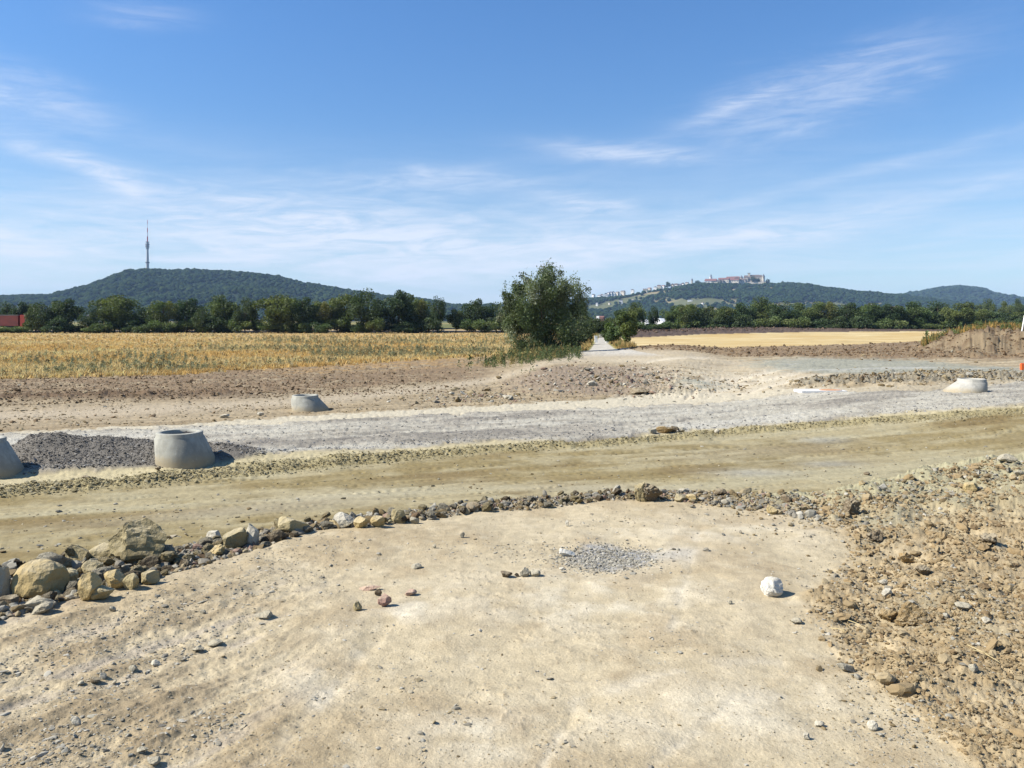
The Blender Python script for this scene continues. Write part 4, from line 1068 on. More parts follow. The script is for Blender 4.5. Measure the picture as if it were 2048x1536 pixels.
# the big bush beside the lane
def big_bush():
    rng = np.random.RandomState(31)
    D = 64.0; x = (1092 - 1024) / F * D
    root = empty('bush', (x, D, 0)); tag(root, 'big ragged grey green bush standing beside the farm lane', 'bush')
    px = D / F
    trunk = MB()
    for k in range(9):
        a = rng.uniform(0, 6.28); r = rng.uniform(.3, 1.2); h = rng.uniform(4, 6.5)
        p = Vector((rng.uniform(-.6, .6), rng.uniform(-.5, .5), -.2)); q = Vector((math.cos(a) * r * 1.2, math.sin(a) * r, h * .5)); s = Vector((math.cos(a) * r * 2.2, math.sin(a) * r * 2, h))
        trunk.cyl(p, q, .11, .07, 8).cyl(q, s, .07, .02, 6)
    trunk.build('trunk', M_BARK, root)
    # lobes traced from outline: (u, v, radius px)
    lob = [(1090, 560, 26), (1108, 552, 20), (1078, 575, 24), (1050, 572, 20), (1040, 585, 22), (1130, 572, 22), (1150, 590, 22), (1112, 590, 34), (1075, 600, 34), (1032, 607, 24), (1020, 625, 22), (1052, 625, 30), (1095, 630, 38),
           (1135, 620, 32), (1158, 618, 20), (1160, 645, 22), (1140, 655, 30), (1108, 665, 34), (1070, 660, 32), (1038, 655, 28), (1018, 650, 18), (1045, 682, 26), (1075, 690, 28), (1105, 694, 26), (1135, 685, 26), (1158, 680, 18), (1100, 610, 30), (1100, 535, 10), (1085, 541, 9), (1047, 552, 8), (1155, 572, 9), (1172, 582, 9), (1164, 600, 14), (1012, 612, 10), (1120, 704, 18), (1090, 706, 20), (1152, 700, 16), (1008, 588, 8), (1122, 545, 9), (1022, 600, 16), (1012, 640, 16), (1026, 668, 18), (1040, 640, 24), (1034, 690, 14), (1060, 704, 16), (1030, 580, 12), (1165, 625, 16), (1168, 660, 12)]
    Vs, Fs, Cs = [], [], []; off = 0
    for (u, v, r) in lob:
        for rep in range(4 if r > 15 else 1):
            fz = .62 if r > 15 else 1.0
            rr_ = r * px * fz * rng.uniform(.75, 1.2); ja = rng.normal(size=2) * (r * .42 if r > 15 else 0)
            c = np.array([(u + ja[0] - 1092) * px, rng.uniform(-1, 1) * max(0, 2.9 - rr_) * (.9 if r > 15 else .3), EYE + (VH - v - ja[1] * .8) * px])
            c[2] = max(c[2], .4)
            n = int(260 * (r / 15) ** 1.7 / (1 if r < 15 else 1.6)); d = rng.normal(size=(n, 3)); d /= np.linalg.norm(d, axis=1)[:, None]
            P = c + d * rr_ * (rng.rand(n, 1) ** .5) * np.array([1, 1, rng.uniform(.9, 1.5)])
            m = rng.rand(n) < .10; P[m] += d[m] * rr_ * .45 + np.array([0, 0, .25])
            base = np.array(LS)[rng.choice(3, p=[.35, .45, .2])]
            C = base * (1 + rng.normal() * .22 + rng.normal(size=(n, 1)) * .22)
            V, Fc, CC = leaf_quads(n, P, rng.uniform(.10, .21, n), np.clip(C, .01, .5), rng, .5)
            Vs.append(V); Fs.append(Fc + off); Cs.append(CC); off += len(V)
    # wispy shoots pointing up at the crown outline
    for (u, v, L) in [(1101, 528, 18), (1091, 532, 16), (1122, 535, 14), (1046, 545, 16), (1062, 556, 14), (1158, 560, 16), (1174, 575, 16), (1010, 562, 12), (1015, 592, 14), (1140, 552, 12), (1075, 545, 14), (1000, 605, 10), (1030, 562, 12), (1110, 530, 12)]:
        n = 60; t = rng.rand(n, 1)
        P = np.array([(u - 1092) * px, 0, EYE + (VH - v) * px]) + np.array([0, 0, -1]) * t * L * 2.2 * px + rng.normal(size=(n, 3)) * (.05 + .16 * t)
        V, Fc, CC = leaf_quads(n, P, rng.uniform(.10, .2, n), np.array(LS[0]) * (1 + rng.normal(size=(n, 1)) * .2), rng, .4)
        Vs.append(V); Fs.append(Fc + off); Cs.append(CC); off += len(V)
    np_mesh('crown', np.concatenate(Vs), np.concatenate(Fs), M_LEAF, np.concatenate(Cs), False, root)
big_bush()

# lane-side trees and bushes
def lane_tree(u, vt, vb, w, seed, cols, label, name='tree', low=.1):
    x, y, z = pt(u, vb); H = (vb - vt) / F * y; R = w / F * y / 2
    t = make_tree(seed, H, R * 1.1, 6500, .22, cols, name, lobes=24, low=low)
    t.location = (x, y, z - .1); return tag(t, label, 'tree' if name == 'tree' else 'bush')
lane_tree(1252, 608, 694, 56, 61, LG, 'round leafy tree with a short trunk at the right of the farm lane', low=.12)
lane_tree(1228, 640, 688, 44, 62, [(.085, .13, .04), (.07, .11, .04)], 'bright green bush between farm lane and round tree', 'bush', 0)
lane_tree(1168, 655, 690, 36, 63, LG, 'dark bush on the left verge of the lane behind the big bush', 'bush', 0)
for j, (u, vt, w) in enumerate([(1182, 640, 42), (1206, 652, 26), (1215, 628, 44), (1246, 614, 50), (1172, 622, 40)]):
    D = 165; x = (u - 1024) / F * D; H = EYE + (VH - vt) / F * D
    place(protoT, usedT, [1, 4, 0, 1, 4][j], x, D, -.3, w / F * D / 2 / 4.1, H / 9.6, j * 1.3, '%s tree of the dark clump closing the far end of the lane' % ORD[j], 'tree', 'trees at the far end of the lane')

# ------------------------------------------------------------------ grasses (uncountable)
def tuft_proto(seed, blades=8, h=1.0, spread=.28, w=.05):
    r = np.random.RandomState(seed); V, Fc = [], []
    for b in range(blades):
        a = r.uniform(0, 6.28); lean = r.uniform(.05, spread) ; hh = h * r.uniform(.6, 1); bx, by = r.normal(size=2) * .14
        dx, dy = math.cos(a), math.sin(a); wx, wy = -dy * w, dx * w; i = len(V)
        V += [(bx - wx, by - wy, 0), (bx + wx, by + wy, 0), (bx + dx * lean * .5 + wx * .7, by + dy * lean * .5 + wy * .7, hh * .6), (bx + dx * lean * .5 - wx * .7, by + dy * lean * .5 - wy * .7, hh * .6),
              (bx + dx * lean * 1.3 + wx * .2, by + dy * lean * 1.3 + wy * .2, hh), (bx + dx * lean * 1.3 - wx * .2, by + dy * lean * 1.3 - wy * .2, hh)]
        Fc += [(i, i + 1, i + 2, i + 3), (i + 3, i + 2, i + 4, i + 5)]
    return np.array(V), np.array(Fc)
TUF = [tuft_proto(k) for k in range(6)]
def weed_proto(seed, n=46):
    r = np.random.RandomState(seed)
    P = np.stack([r.normal(size=n) * .22, r.normal(size=n) * .22, r.rand(n) ** .8], 1); P[:, :2] *= (1.15 - P[:, 2:])
    V, Fc, _ = leaf_quads(n, P, r.uniform(.12, .3, n), np.zeros((n, 3)), r, .35); return V, Fc
WEE = [weed_proto(20 + k) for k in range(5)]
def grass(name, n, fn, box, hgt, cols, protos, label, cat, width=None, zoff=0):
    x, y = mid_pts(n, fn, *box); keep = terrain(x, y)[2] != 6
    x, y = x[keep], y[keep]; n = len(x); z = terrain(x, y, 'z')
    h = hgt * np.exp(RNG.normal(size=n) * .28); wd = (width or hgt) * RNG.uniform(.7, 1.3, n)
    S = np.stack([wd, wd, h], 1); C = cols(x, y, n)
    o = scatter(name, protos, np.stack([x, y, z - .03 + zoff], 1), S, rotmats(n, RNG, .08), C, M_GRASS)
    return tag(o, label, cat, None, 'stuff')
def dry_cols(x, y, n):
    k = sst(-.3, .3, fbm(x, y, .06, 3, 111) + RNG.normal(size=n) * .15)[:, None]
    c = s2l(232, 206, 150) * k * 1.3 + s2l(228, 190, 124) * 1.25 * (1 - k)
    m = RNG.rand(n) < .16; c[m] = s2l(230, 212, 168)
    m = RNG.rand(n) < .1; c[m] = s2l(160, 132, 90)
    return np.clip(c * (1 + RNG.normal(size=(n, 1)) * .15), .02, .7)
grass('dry_grass', 34000, lambda u, v: ((v < GE(u) + RNG.normal(size=len(u)) * 1.5) & (u < PL(v) - 6)) * 1.0, (-130, 1190, 664.5, 765), .25, dry_cols, TUF, 'tall dry orange grass covering the field on the left', 'dry grass', .55)
def green_cols(x, y, n):
    c = np.array([(.22, .225, .13)]) * (1 + RNG.normal(size=(n, 1)) * .25); m = RNG.rand(n) < .2; c[m] = s2l(180, 160, 110); return np.clip(c, .02, .5)
def weedd(u, v):
    x = (u - 1024) / F * (F * 3 / (v - VH)); y = F * 3 / (v - VH)
    p = sst(.16, .34, fbm(x * .5, y, .07, 4, 121) +  .25 * sst(350, 750, u) + .25 * blob(u, v, 800, 690, 330, 16) - .05)
    return p * ((v < GE(u) - 2) & (v > 672) & (u < 1130)) * (.3 + .7 * sst(200, 600, u))
grass('green_weeds', 2600, weedd, (-130, 1130, 668, 756), .42, green_cols, WEE, 'grey green weeds mixed through the dry field', 'weeds', .6)
grass('verge_weeds', 900, lambda u, v: np.clip(blob(u, v, 1085, 722, 60, 12) + .8 * blob(u, v, 1120, 712, 40, 9) + .3 * blob(u, v, 985, 728, 30, 8), 0, 1), (930, 1165, 700, 745), .42,
      lambda x, y, n: np.clip(np.where(RNG.rand(n, 1) < .3, s2l(190, 165, 110)[None], np.array([(.12, .14, .06)])) * (1 + RNG.normal(size=(n, 1)) * .25), .02, .4), WEE, 'green weeds and grass at the foot of the big bush', 'weeds', .5)
grass('verge_grass', 1800, lambda u, v: (((u < PL(v) - 7) & (u > PL(v) - 26)) | ((u > PR(v) + 7) & (u < PR(v) + 30))) * (v < 706) * 1.0, (1150, 1270, 668, 706), .42,
      lambda x, y, n: np.where(RNG.rand(n, 1) < .75, s2l(205, 180, 120)[None], np.array([(.1, .12, .04)])) * (1 + RNG.normal(size=(n, 1)) * .12), TUF, 'dry grass verges on both sides of the farm lane', 'grass', .6)
def on_spoil(n):
    u = RNG.uniform(1845, 2300, n); y = RNG.uniform(63.5, 82, n); x = (u - 1024) / F * y; return x, y
x, y = on_spoil(4500); z = terrain(x, y, 'z'); n = len(x)
C = np.where(RNG.rand(n, 1) < .6, s2l(196, 160, 96)[None], np.array([(.12, .14, .05)])) * (1 + RNG.normal(size=(n, 1)) * .18)
h = .36 * np.exp(RNG.normal(size=n) * .35)
o = scatter('heap_grass', TUF + WEE[:2] if False else TUF, np.stack([x, y, z - .05], 1), np.stack([h, h, h], 1), rotmats(n, RNG, .1), np.clip(C, .02, .6), M_GRASS)
tag(o, 'dry and green grass growing on top of the spoil heap', 'grass', None, 'stuff')
x, y = on_spoil(500); z = terrain(x, y, 'z'); n = len(x); h = .5 * np.exp(RNG.normal(size=n) * .25)
o = scatter('heap_weeds', WEE, np.stack([x, y, z - .05], 1), np.stack([h, h, h], 1), rotmats(n, RNG, .1), np.clip(np.array([(.14, .17, .07)]) * (1 + RNG.normal(size=(n, 1)) * .25), .02, .5), M_GRASS)
tag(o, 'leafy green weeds on top of the spoil heap', 'weeds', None, 'stuff')
# a few single weeds standing in the dirt
wp = None
for j, (u, v, s, lb) in enumerate([(939, 741, .95, 'single upright green weed in the dirt left of the verge'), (988, 736, .85, 'bushy green weed between the single weed and the verge'), (1062, 742, .8, 'green weed at the front of the verge below the big bush'),
                                   (918, 735, .5, 'smallest green weed at the edge of the dry grass'), (125, 752, .7, 'pale weed at the near edge of the dry field, far left')]):
    x, y, z = pt(u, v); pv, pf = WEE[j]
    o = np_mesh('weed', pv * np.array([s, s, s]), pf, M_GRASS, np.repeat(np.array([[.10, .13, .05]]) if j < 4 else s2l(200, 190, 140)[None], len(pv), 0))
    o.location = (x, y, z - .03); tag(o, lb, 'weed')
# straw stalks lying on the rough soil
M_STRAW = mat_plain('straw', s2l(226, 204, 150), .8, .1, 20)
for j, (u0, v0, u1, v1, lb) in enumerate([(1697, 1250, 1728, 1270, 'pale straw stalk lying at the edge of the rough soil'), (1662, 1266, 1690, 1272, 'short straw beside the slate chips'), (1935, 1300, 2000, 1336, 'long straw stalk lying among the clods'),
                                          (1945, 1311, 1985, 1322, 'second straw stalk crossing the long one')]):
    a, b = pt(u0, v0, True), pt(u1, v1, True)
    m = MB(); A3 = Vector(a); B3 = Vector(b); mid = (A3 + B3) / 2 + Vector((0, 0, .02))
    m.cyl(A3 + Vector((0, 0, .025)), mid + Vector((0, 0, .01)), .0022, .002, 6).cyl(mid + Vector((0, 0, .01)), B3 + Vector((0, 0, .025)), .002, .0012, 6)
    tag(m.build('straw_stalk', M_STRAW), lb, 'straw')

# ------------------------------------------------------------------ hills
def hill(name, sil, Dr, L, u0, u1, label, wlabel, canopy, ncrown, open_fn=None, seed=0, cols=None, zlow=0.0, crown=5.2):
    S = curve(sil); nu, ns = 520, 110
    us = np.linspace(u0, u1, nu); ss_ = np.linspace(0, 1.5, ns)
    def zf(u, s, D):
        zr = EYE + (VH - S(u)) / F * Dr - canopy
        g = np.where(s < 1, sst(-.12, 1.0, s) ** 1.05, 1 - .25 * sst(1, 1.5, s) - .4 * (np.maximum(s - 1, 0)))
        x = (u - 1024) / F * D
        nz_ = fbm(x, D, .0035, 4, seed) * 22 * np.clip(s * (1 - s) * 4, 0, 1)
        return zr * g + nz_ - 2
    U, SS = np.meshgrid(us, ss_); D = Dr - L + SS * L
    Zh = zf(U, SS, D); X = (U - 1024) / F * D
    Zh[0] = -3
    idx = np.arange(nu * ns).reshape(ns, nu)
    Q = np.stack([idx[:-1, :-1], idx[:-1, 1:], idx[1:, 1:], idx[1:, :-1]], -1).reshape(-1, 4)
    fc = np.repeat(s2l(138, 140, 96, .42)[None], nu * ns, 0)
    n_ = fbm(X.ravel(), D.ravel(), .006, 3, seed + 9)
    fc = fc + sst(-.1, .3, n_)[:, None] * (s2l(186, 168, 126, .5) - fc)
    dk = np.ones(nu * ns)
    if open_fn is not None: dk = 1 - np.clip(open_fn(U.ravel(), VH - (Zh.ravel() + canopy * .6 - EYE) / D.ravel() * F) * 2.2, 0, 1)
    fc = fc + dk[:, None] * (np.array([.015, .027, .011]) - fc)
    o = np_mesh(name, np.stack([X.ravel(), D.ravel(), Zh.ravel()], 1), Q, M_SOILF, fc, True); tag(o, label, None, None, 'structure')
    rng = np.random.RandomState(seed + 3)
    u = rng.uniform(u0, u1, ncrown * 2); s = rng.rand(ncrown * 2) ** .85 * 1.03
    D = Dr - L + s * L
    z = zf(u, s, D)
    v = VH - (z + canopy * .6 - EYE) / D * F
    keep = np.ones(len(u), bool)
    if open_fn is not None: keep = rng.rand(len(u)) > open_fn(u, v)
    u, s, D, z = u[keep][:ncrown], s[keep][:ncrown], D[keep][:ncrown], z[keep][:ncrown]
    n = len(u); r = crown * rng.uniform(.7, 1.35, n) * np.where(rng.rand(n) < .05, 1.45, 1)
    x = (u - 1024) / F * D
    cn = fbm(x, D, .012, 3, seed + 30)
    base = np.array(cols or [(.018, .032, .013), (.014, .026, .011), (.026, .040, .016)])
    C = base[rng.choice(len(base), n)] * (1 + .3 * cn + rng.normal(size=n) * .1)[:, None]
    pr = []
    for k in range(6):
        V, Fc = ICO2 if False else ICO2
        q = V * (1 + .28 * fbm(V[:, 0] + V[:, 2], V[:, 1] + .5 * V[:, 2], 1.7, 3, 400 + k))[:, None]; pr.append((q, Fc))
    Sx = np.stack([r * 1.1, r * 1.1, r * rng.uniform(.7, 1.0, n)], 1)
    o = scatter(name.replace('hill', 'woodland'), pr, np.stack([x, D, z + canopy * .62 - 1], 1), Sx, rotmats(n, rng, .15), np.clip(C, .006, .3), M_WOODS, True)
    tag(o, wlabel, 'woodland', None, 'stuff')
    return S, zf

h1 = [(-700, 610), (-200, 594), (0, 589), (96, 586), (154, 575), (191, 563), (222, 551), (256, 538), (294, 535), (342, 538), (396, 538), (461, 543), (513, 546), (560, 551), (608, 565), (700, 579), (737, 583), (805, 593), (908, 608), (983, 610), (1060, 618), (1250, 628), (1500, 634)]
h2 = [(850, 634), (980, 616), (1060, 604), (1160, 595), (1245, 590), (1300, 581), (1350, 574), (1390, 566), (1430, 564), (1480, 566), (1545, 566), (1570, 564), (1606, 566), (1660, 576), (1720, 581), (1793, 587), (1900, 600), (2000, 612), (2200, 628)]
h3 = [(1600, 612), (1740, 594), (1800, 587), (1842, 580), (1878, 573), (1922, 570), (1963, 574), (1988, 583), (2048, 595), (2200, 606), (2600, 620)]
hill('hill', h1, 2500, 900, -500, 1500, 'long wooded hill carrying the transmission tower', 'dense dark forest covering the hill with the transmission tower', 12, 17000, None, 1)
def openings(u, v):
    s = 0
    for (a, b, w, h, t) in [(1235, 600, 75, 4, -.25), (1300, 588, 60, 3.5, -.25), (1175, 612, 50, 4, 0), (1215, 614, 30, 5, 0), (1395, 598, 60, 4, 0), (1410, 604, 70, 3, 0), (1360, 607, 30, 8, .3), (1415, 616, 30, 5, 0), (1480, 614, 22, 4, .3), (1490, 574, 60, 1.6, -.05),
                            (1572, 606, 30, 3.5, 0), (1620, 605, 25, 4, 0), (1664, 608, 30, 6, 0), (1745, 606, 20, 3, 0), (1820, 614, 30, 4, 0), (1400, 566, 130, 2.2, -.08)]:
        s = s + blob(u, v, a, b, w, h, t)
    return np.clip(s * 1.3, 0, .97)
S2, Z2 = hill('hill', h2, 3000, 1000, 820, 2250, 'wooded hill with the castle village along its crest', 'forest and scrub between meadows on the castle hill', 10, 15000, openings, 21)
hill('hill', h3, 4400, 1300, 1600, 2700, 'distant rounded wooded hill at the right', 'forest on the distant rounded hill at the right', 14, 7500, None, 31, crown=7.5)

# ------------------------------------------------------------------ transmission tower
def tower():
    D = 2460.0; px = D / F; x = (295 - 1024) / F * D; zb = EYE + (VH - 540) * px
    t = empty('transmission_tower', (x, D, zb)); tag(t, 'tall concrete transmission tower with red and white mast on the left hill', 'tower')
    mc = mat_plain('tower_concrete', (.42, .40, .38), .8, .08, .2); mr = mat_plain('mast_red', (.45, .05, .04), .6, .1, 1); mw = mat_plain('mast_white', (.75, .74, .72), .6, .1, 1); md = mat_plain('platform_dark', (.12, .12, .13), .6, .1, 1)
    Z = lambda v: (540 - v) * px
    MB().cyl((0, 0, -10), (0, 0, Z(497)), 3.6 * px * .9, 1.9 * px, 20).build('shaft', mc, t)
    MB().cyl((0, 0, Z(526)), (0, 0, Z(524)), 4.0 * px, 4.0 * px, 20).build('lower_gallery', md, t)
    MB().cyl((0, 0, Z(497)), (0, 0, Z(484)), 2.3 * px, 2.0 * px, 20).build('head', mc, t)
    for vv_, r in ((498, 2.9), (494.5, 4.0), (492, 3.2), (489, 4.0), (484.5, 3.4)):
        MB().cyl((0, 0, Z(vv_)), (0, 0, Z(vv_ - 1.1)), r * px, r * px, 20).build('platform', md, t)
    for vv_ in (493, 490.5, 487.5):
        for sx in (-1, 1):
            MB().cyl((sx * 3.1 * px, -1.2, Z(vv_)), (sx * 3.1 * px, -2.6, Z(vv_)), 1.6, 1.6, 12).build('dish_antenna', mw, t)
    vs = [484, 473, 465, 456, 448, 440]
    for i in range(5):
        r = (1.15, 1.0, .8, .55, .4)[i]
        MB().cyl((0, 0, Z(vs[i])), (0, 0, Z(vs[i + 1])), r * px, r * px * .95, 12).build('mast_section', (mr if i % 2 == 0 else mw), t)
tower()

# ------------------------------------------------------------------ far houses, village, castle
M_WALLW = mat_plain('white_render', (.72, .70, .66), .85, .06, .3); M_WALLC = mat_plain('cream_render', (.58, .52, .42), .85, .08, .3); M_ROOFR = mat_plain('red_tiles', (.18, .085, .07), .8, .15, .5)
M_ROOFB = mat_plain('brown_tiles', (.12, .09, .075), .8, .15, .5); M_ROOFG = mat_plain('grey_slate', (.13, .13, .15), .7, .1, .5); M_GLASS = mat_plain('window_glass', (.04, .05, .06), .2, .05, 1, spec=.5)
M_CAST = mat_plain('castle_stone', (.46, .41, .33), .9, .12, .25)
def house(u, vb, D, w, h, roof, wall, rh, label, name='house', dz=0, along='x', group=None, nwin=0, hip=0.0, ang=-.4, depth=.8):
    """w,h,rh in photo pixels at distance D"""
    px = D / F; x = (u - 1024) / F * D; z = EYE + (VH - vb) * px
    o = empty(name, (x, D, z), ang); W_, H_, R_ = w * px / 2, h * px, rh * px; d = W_ * depth
    MB().box(-W_, W_, -d, d, -14 if D > 1000 else -.5, H_).build('wall', wall, o)
    ov = W_ * .06
    MB().gable(-W_ - ov, W_ + ov, -d - ov, d + ov, H_ + .02 * W_, H_ + R_, along, hip).build('roof', roof, o)
    for k in range(nwin):
        wx = -W_ + (k + .5) * 2 * W_ / nwin; ww = W_ / nwin * .38
        for zf_ in ((.35, .62),) if h < 7 else ((.18, .38), (.58, .78)):
            MB().box(wx - ww, wx + ww, -d - .15, -d + .3, H_ * zf_[0], H_ * zf_[1]).build('window', M_GLASS, o)
    return tag(o, label, 'house' if name == 'house' else 'building', group)
def hillD(u, v):
    """distance on the castle hill where row v is met"""
    best = 2950
    for s in np.linspace(1.0, .1, 120):
        D = 3000 - 1000 + s * 1000; z = float(Z2(np.array([u]), np.array([s]), np.array([D]))[0])
        if VH - (z - EYE) / D * F >= v: return D
        best = D
    return best
hs = [(1187, 594, 6, 4, 'w', 'b'), (1199, 595.5, 7, 4, 'w', 'g'), (1204, 594, 5, 4, 'w', 'b'), (1212, 593, 7, 5, 'w', 'g'), (1217, 592, 5, 5.5, 'w', 'g'), (1222, 591.5, 5, 6, 'w', 'g'), (1227, 591, 5, 6, 'w', 'g'), (1235, 589, 7, 4, 'c', 'b'), (1246, 587, 8, 4, 'c', 'b'),
      (1265, 584, 6, 4, 'w', 'b'), (1290, 583, 8, 4, 'c', 'b'), (1299, 581, 7, 4, 'c', 'r'), (1311, 580, 6, 5, 'w', 'b'), (1318, 577, 7, 5, 'c', 'b'), (1327, 576, 7, 4, 'w', 'r'), (1345, 577, 6, 7, 'c', 'b'), (1352, 577, 7, 7, 'w', 'b'), (1359, 576, 7, 6, 'c', 'g'), (1366, 574, 6, 6, 'w', 'b'), (1374, 570, 6, 4, 'c', 'b'),
      (1242, 607, 7, 4.5, 'w', 'g'), (1219, 609, 4, 3, 'c', 'b'), (1266, 601, 4, 2, 'c', 'b'), (1194, 611, 4, 4, 'w', 'g'), (1380, 602, 9, 2.5, 'w', 'g'), (1405, 609, 5, 3, 'w', 'b')]
for j, (u, vb, w, h, wc, rc) in enumerate(hs):
    D = 2990 if j < 20 else hillD(u, vb)
    wn = 'white' if wc == 'w' else 'cream'; rn = {'b': 'brown', 'g': 'grey', 'r': 'red'}[rc]
    where = 'on the castle hill crest, %s from the left' % ORD[j] if j < 20 else 'on the castle hill slope, %s' % ['largest and lowest by the meadow', 'small one at the left meadow', 'in the orange meadow', 'just right of the big bush', 'long low one in the middle meadow', 'tiny one under the middle meadow'][j - 20]
    house(u, vb, D, w, h, {'b': M_ROOFB, 'g': M_ROOFG, 'r': M_ROOFR}[rc], M_WALLW if wc == 'w' else M_WALLC, h * .45, '%s %s-roofed house %s' % (wn, rn, where), nwin=2, along='y' if j % 3 == 0 else 'x', ang=-.55 + ((j * 37) % 7 - 3) * .12, group='houses on the castle hill')
# village on the crest
house(1422, 566, 2960, 22, 3.5, M_ROOFR, M_WALLW, 5, 'white parish hall with red roof at the foot of the church tower', 'church_hall', nwin=4)
house(1436, 566, 2950, 22, 3, M_ROOFB, M_WALLC, 3, 'low cream building right of the church', 'village_building', nwin=4)
house(1448, 566, 2965, 20, 6.5, M_ROOFR, M_WALLC, 4, 'cream village building with red roof right of the church', 'village_building', nwin=4)
house(1466, 565, 2960, 24, 4, M_ROOFR, M_WALLC, 8, 'broad building with the biggest red roof between church and castle', 'village_building', nwin=5)
house(1474, 565, 2950, 10, 8, M_ROOFB, M_WALLC, 2.5, 'tall cream gabled house left of the castle forecourt', 'village_building', nwin=2, along='y')
house(1484, 565, 2965, 14, 4, M_ROOFB, M_WALLC, 4, 'brown roofed outbuilding before the castle', 'village_building', nwin=3)
def church():
    D = 2970.0; px = D / F; x = (1422 - 1024) / F * D
    o = empty('church_tower', (x, D, EYE + (VH - 562) * px)); tag(o, 'slim white church tower with dark onion cap on the crest', 'church tower')
    MB().box(-2.2 * px, 2.2 * px, -2.2 * px, 2.2 * px, -10, 9 * px, .3).build('tower', M_WALLW, o)
    MB().cyl((0, 0, 9.02 * px), (0, 0, 10.2 * px), 2.5 * px, 1.3 * px, 12).cyl((0, 0, 10.2 * px), (0, 0, 11 * px), 1.3 * px, 1.5 * px, 12).cyl((0, 0, 11 * px), (0, 0, 14 * px), 1.5 * px, .1, 12).build('cap', M_ROOFG, o)
    MB().box(-.7 * px, .7 * px, -2.3 * px, -2.1 * px, 5.5 * px, 7.5 * px).build('belfry_window', M_GLASS, o)
    x = (1384 - 1024) / F * D
    o = empty('gate_tower', (x, D, EYE + (VH - 565) * px)); tag(o, 'dark pointed tower standing apart left of the village crest', 'tower')
    MB().box(-1.8 * px, 1.8 * px, -1.8 * px, 1.8 * px, -10, 4 * px).build('tower', M_WALLC, o)
    MB().cyl((0, 0, 4.02 * px), (0, 0, 9 * px), 2.4 * px, .2, 4).build('spire', M_ROOFG, o)
church()
def castle():
    D = 2960.0; px = D / F; x = (1507 - 1024) / F * D
    o = empty('castle', (x, D, EYE + (VH - 567) * px), -.35); tag(o, 'sandstone castle with round corner towers and square keep on the hilltop', 'castle')
    X = lambda u: (u - 1507) * px; Z = lambda v: (567 - v) * px
    def cyl_t(u, r, vt, vtip, nm, mt):
        c = MB().cyl((X(u), -4, -14), (X(u), -4, Z(vt)), r * px, r * px, 18).build(nm, M_CAST, o)
        MB().cyl((X(u), -4, Z(vt) + .1), (X(u), -4, Z(vtip)), r * px * 1.2, .2, 18).build('roof', mt, c)
        MB().box(X(u) - .5 * px, X(u) + .5 * px, -4 - r * px - .2, -4 - r * px + .6, Z(vt + 4), Z(vt + 2)).build('window', M_GLASS, c)
    cyl_t(1484, 3, 555, 550, 'round_tower', M_ROOFG)
    cyl_t(1526, 2.8, 553, 548.5, 'round_tower', M_ROOFG)
    def wing(u0, u1, y0, y1, vt, vr, nm, along='x', nw=4):
        w = MB().box(X(u0), X(u1), y0, y1, -14, Z(vt)).build(nm, M_CAST, o)
        MB().gable(X(u0) - .8, X(u1) + .8, y0 - .8, y1 + .8, Z(vt) + .1, Z(vr), along, .12).build('roof', M_ROOFB, w)
        for k in range(nw):
            c = X(u0) + (k + .5) * (X(u1) - X(u0)) / nw
            for vv_ in (vt + 2.5, vt + 6):
                MB().box(c - .45 * px, c + .45 * px, y0 - .2, y0 + .5, Z(vv_ + 1.2), Z(vv_)).build('window', M_GLASS, w)
    wing(1488.5, 1496.5, -10, 14, 555, 550.5, 'west_wing', nw=3)
    wing(1497, 1519, 12, 34, 554, 549, 'palace_wing', nw=6)
    wing(1512, 1523.5, -2, 11, 554.5, 550, 'east_wing', nw=4)
    wing(1501, 1514, -16, -8, 562, 559.5, 'gate_house', nw=5)
    k = MB().box(X(1495.5), X(1500), 16, 25, 0, Z(546)).build('keep', M_CAST, o)
    MB().box(X(1495), X(1500.5), 15.2, 25.8, Z(546) + .1, Z(545.2)).build('parapet', M_ROOFG, k)
    MB().box(X(1478), X(1531), -20, -18.5, -16, Z(564.5)).build('curtain_wall', M_CAST, o)
castle()
def blob_tree(u, vt, vb, w, D, label):
    px = D / F; x = (u - 1024) / F * D; k = 0
    o = place(protoT, usedT, [1, 4][int(u) % 2], x, D, EYE + (VH - vb) * px, w * px / 2 / 4.1, (vb - vt) * px / 9.6, u, label, 'tree', 'trees on the castle hilltop')
blob_tree(1507, 552, 566, 12, 2945, 'dark tall tree in front of the palace wing of the castle')
blob_tree(1516, 556, 567, 9, 2943, 'dark tree by the east wing of the castle')
blob_tree(1471, 557, 566, 7, 2972, 'tree behind the big red roof of the village')
blob_tree(1336, 563, 577, 12, 2985, 'round dark tree on the crest between the houses')
blob_tree(1395, 561, 572, 14, 2950, 'dark tree left of the church on the crest')
blob_tree(1440, 560, 571, 13, 2940, 'dark tree between church and red roofs')
blob_tree(1535, 558, 570, 10, 2960, 'dark tree right of the castle round tower')
blob_tree(1565, 562, 572, 8, 2980, 'tree on the skyline right of the castle')
blob_tree(1576, 563, 573, 8, 2980, 'second skyline tree right of the castle')

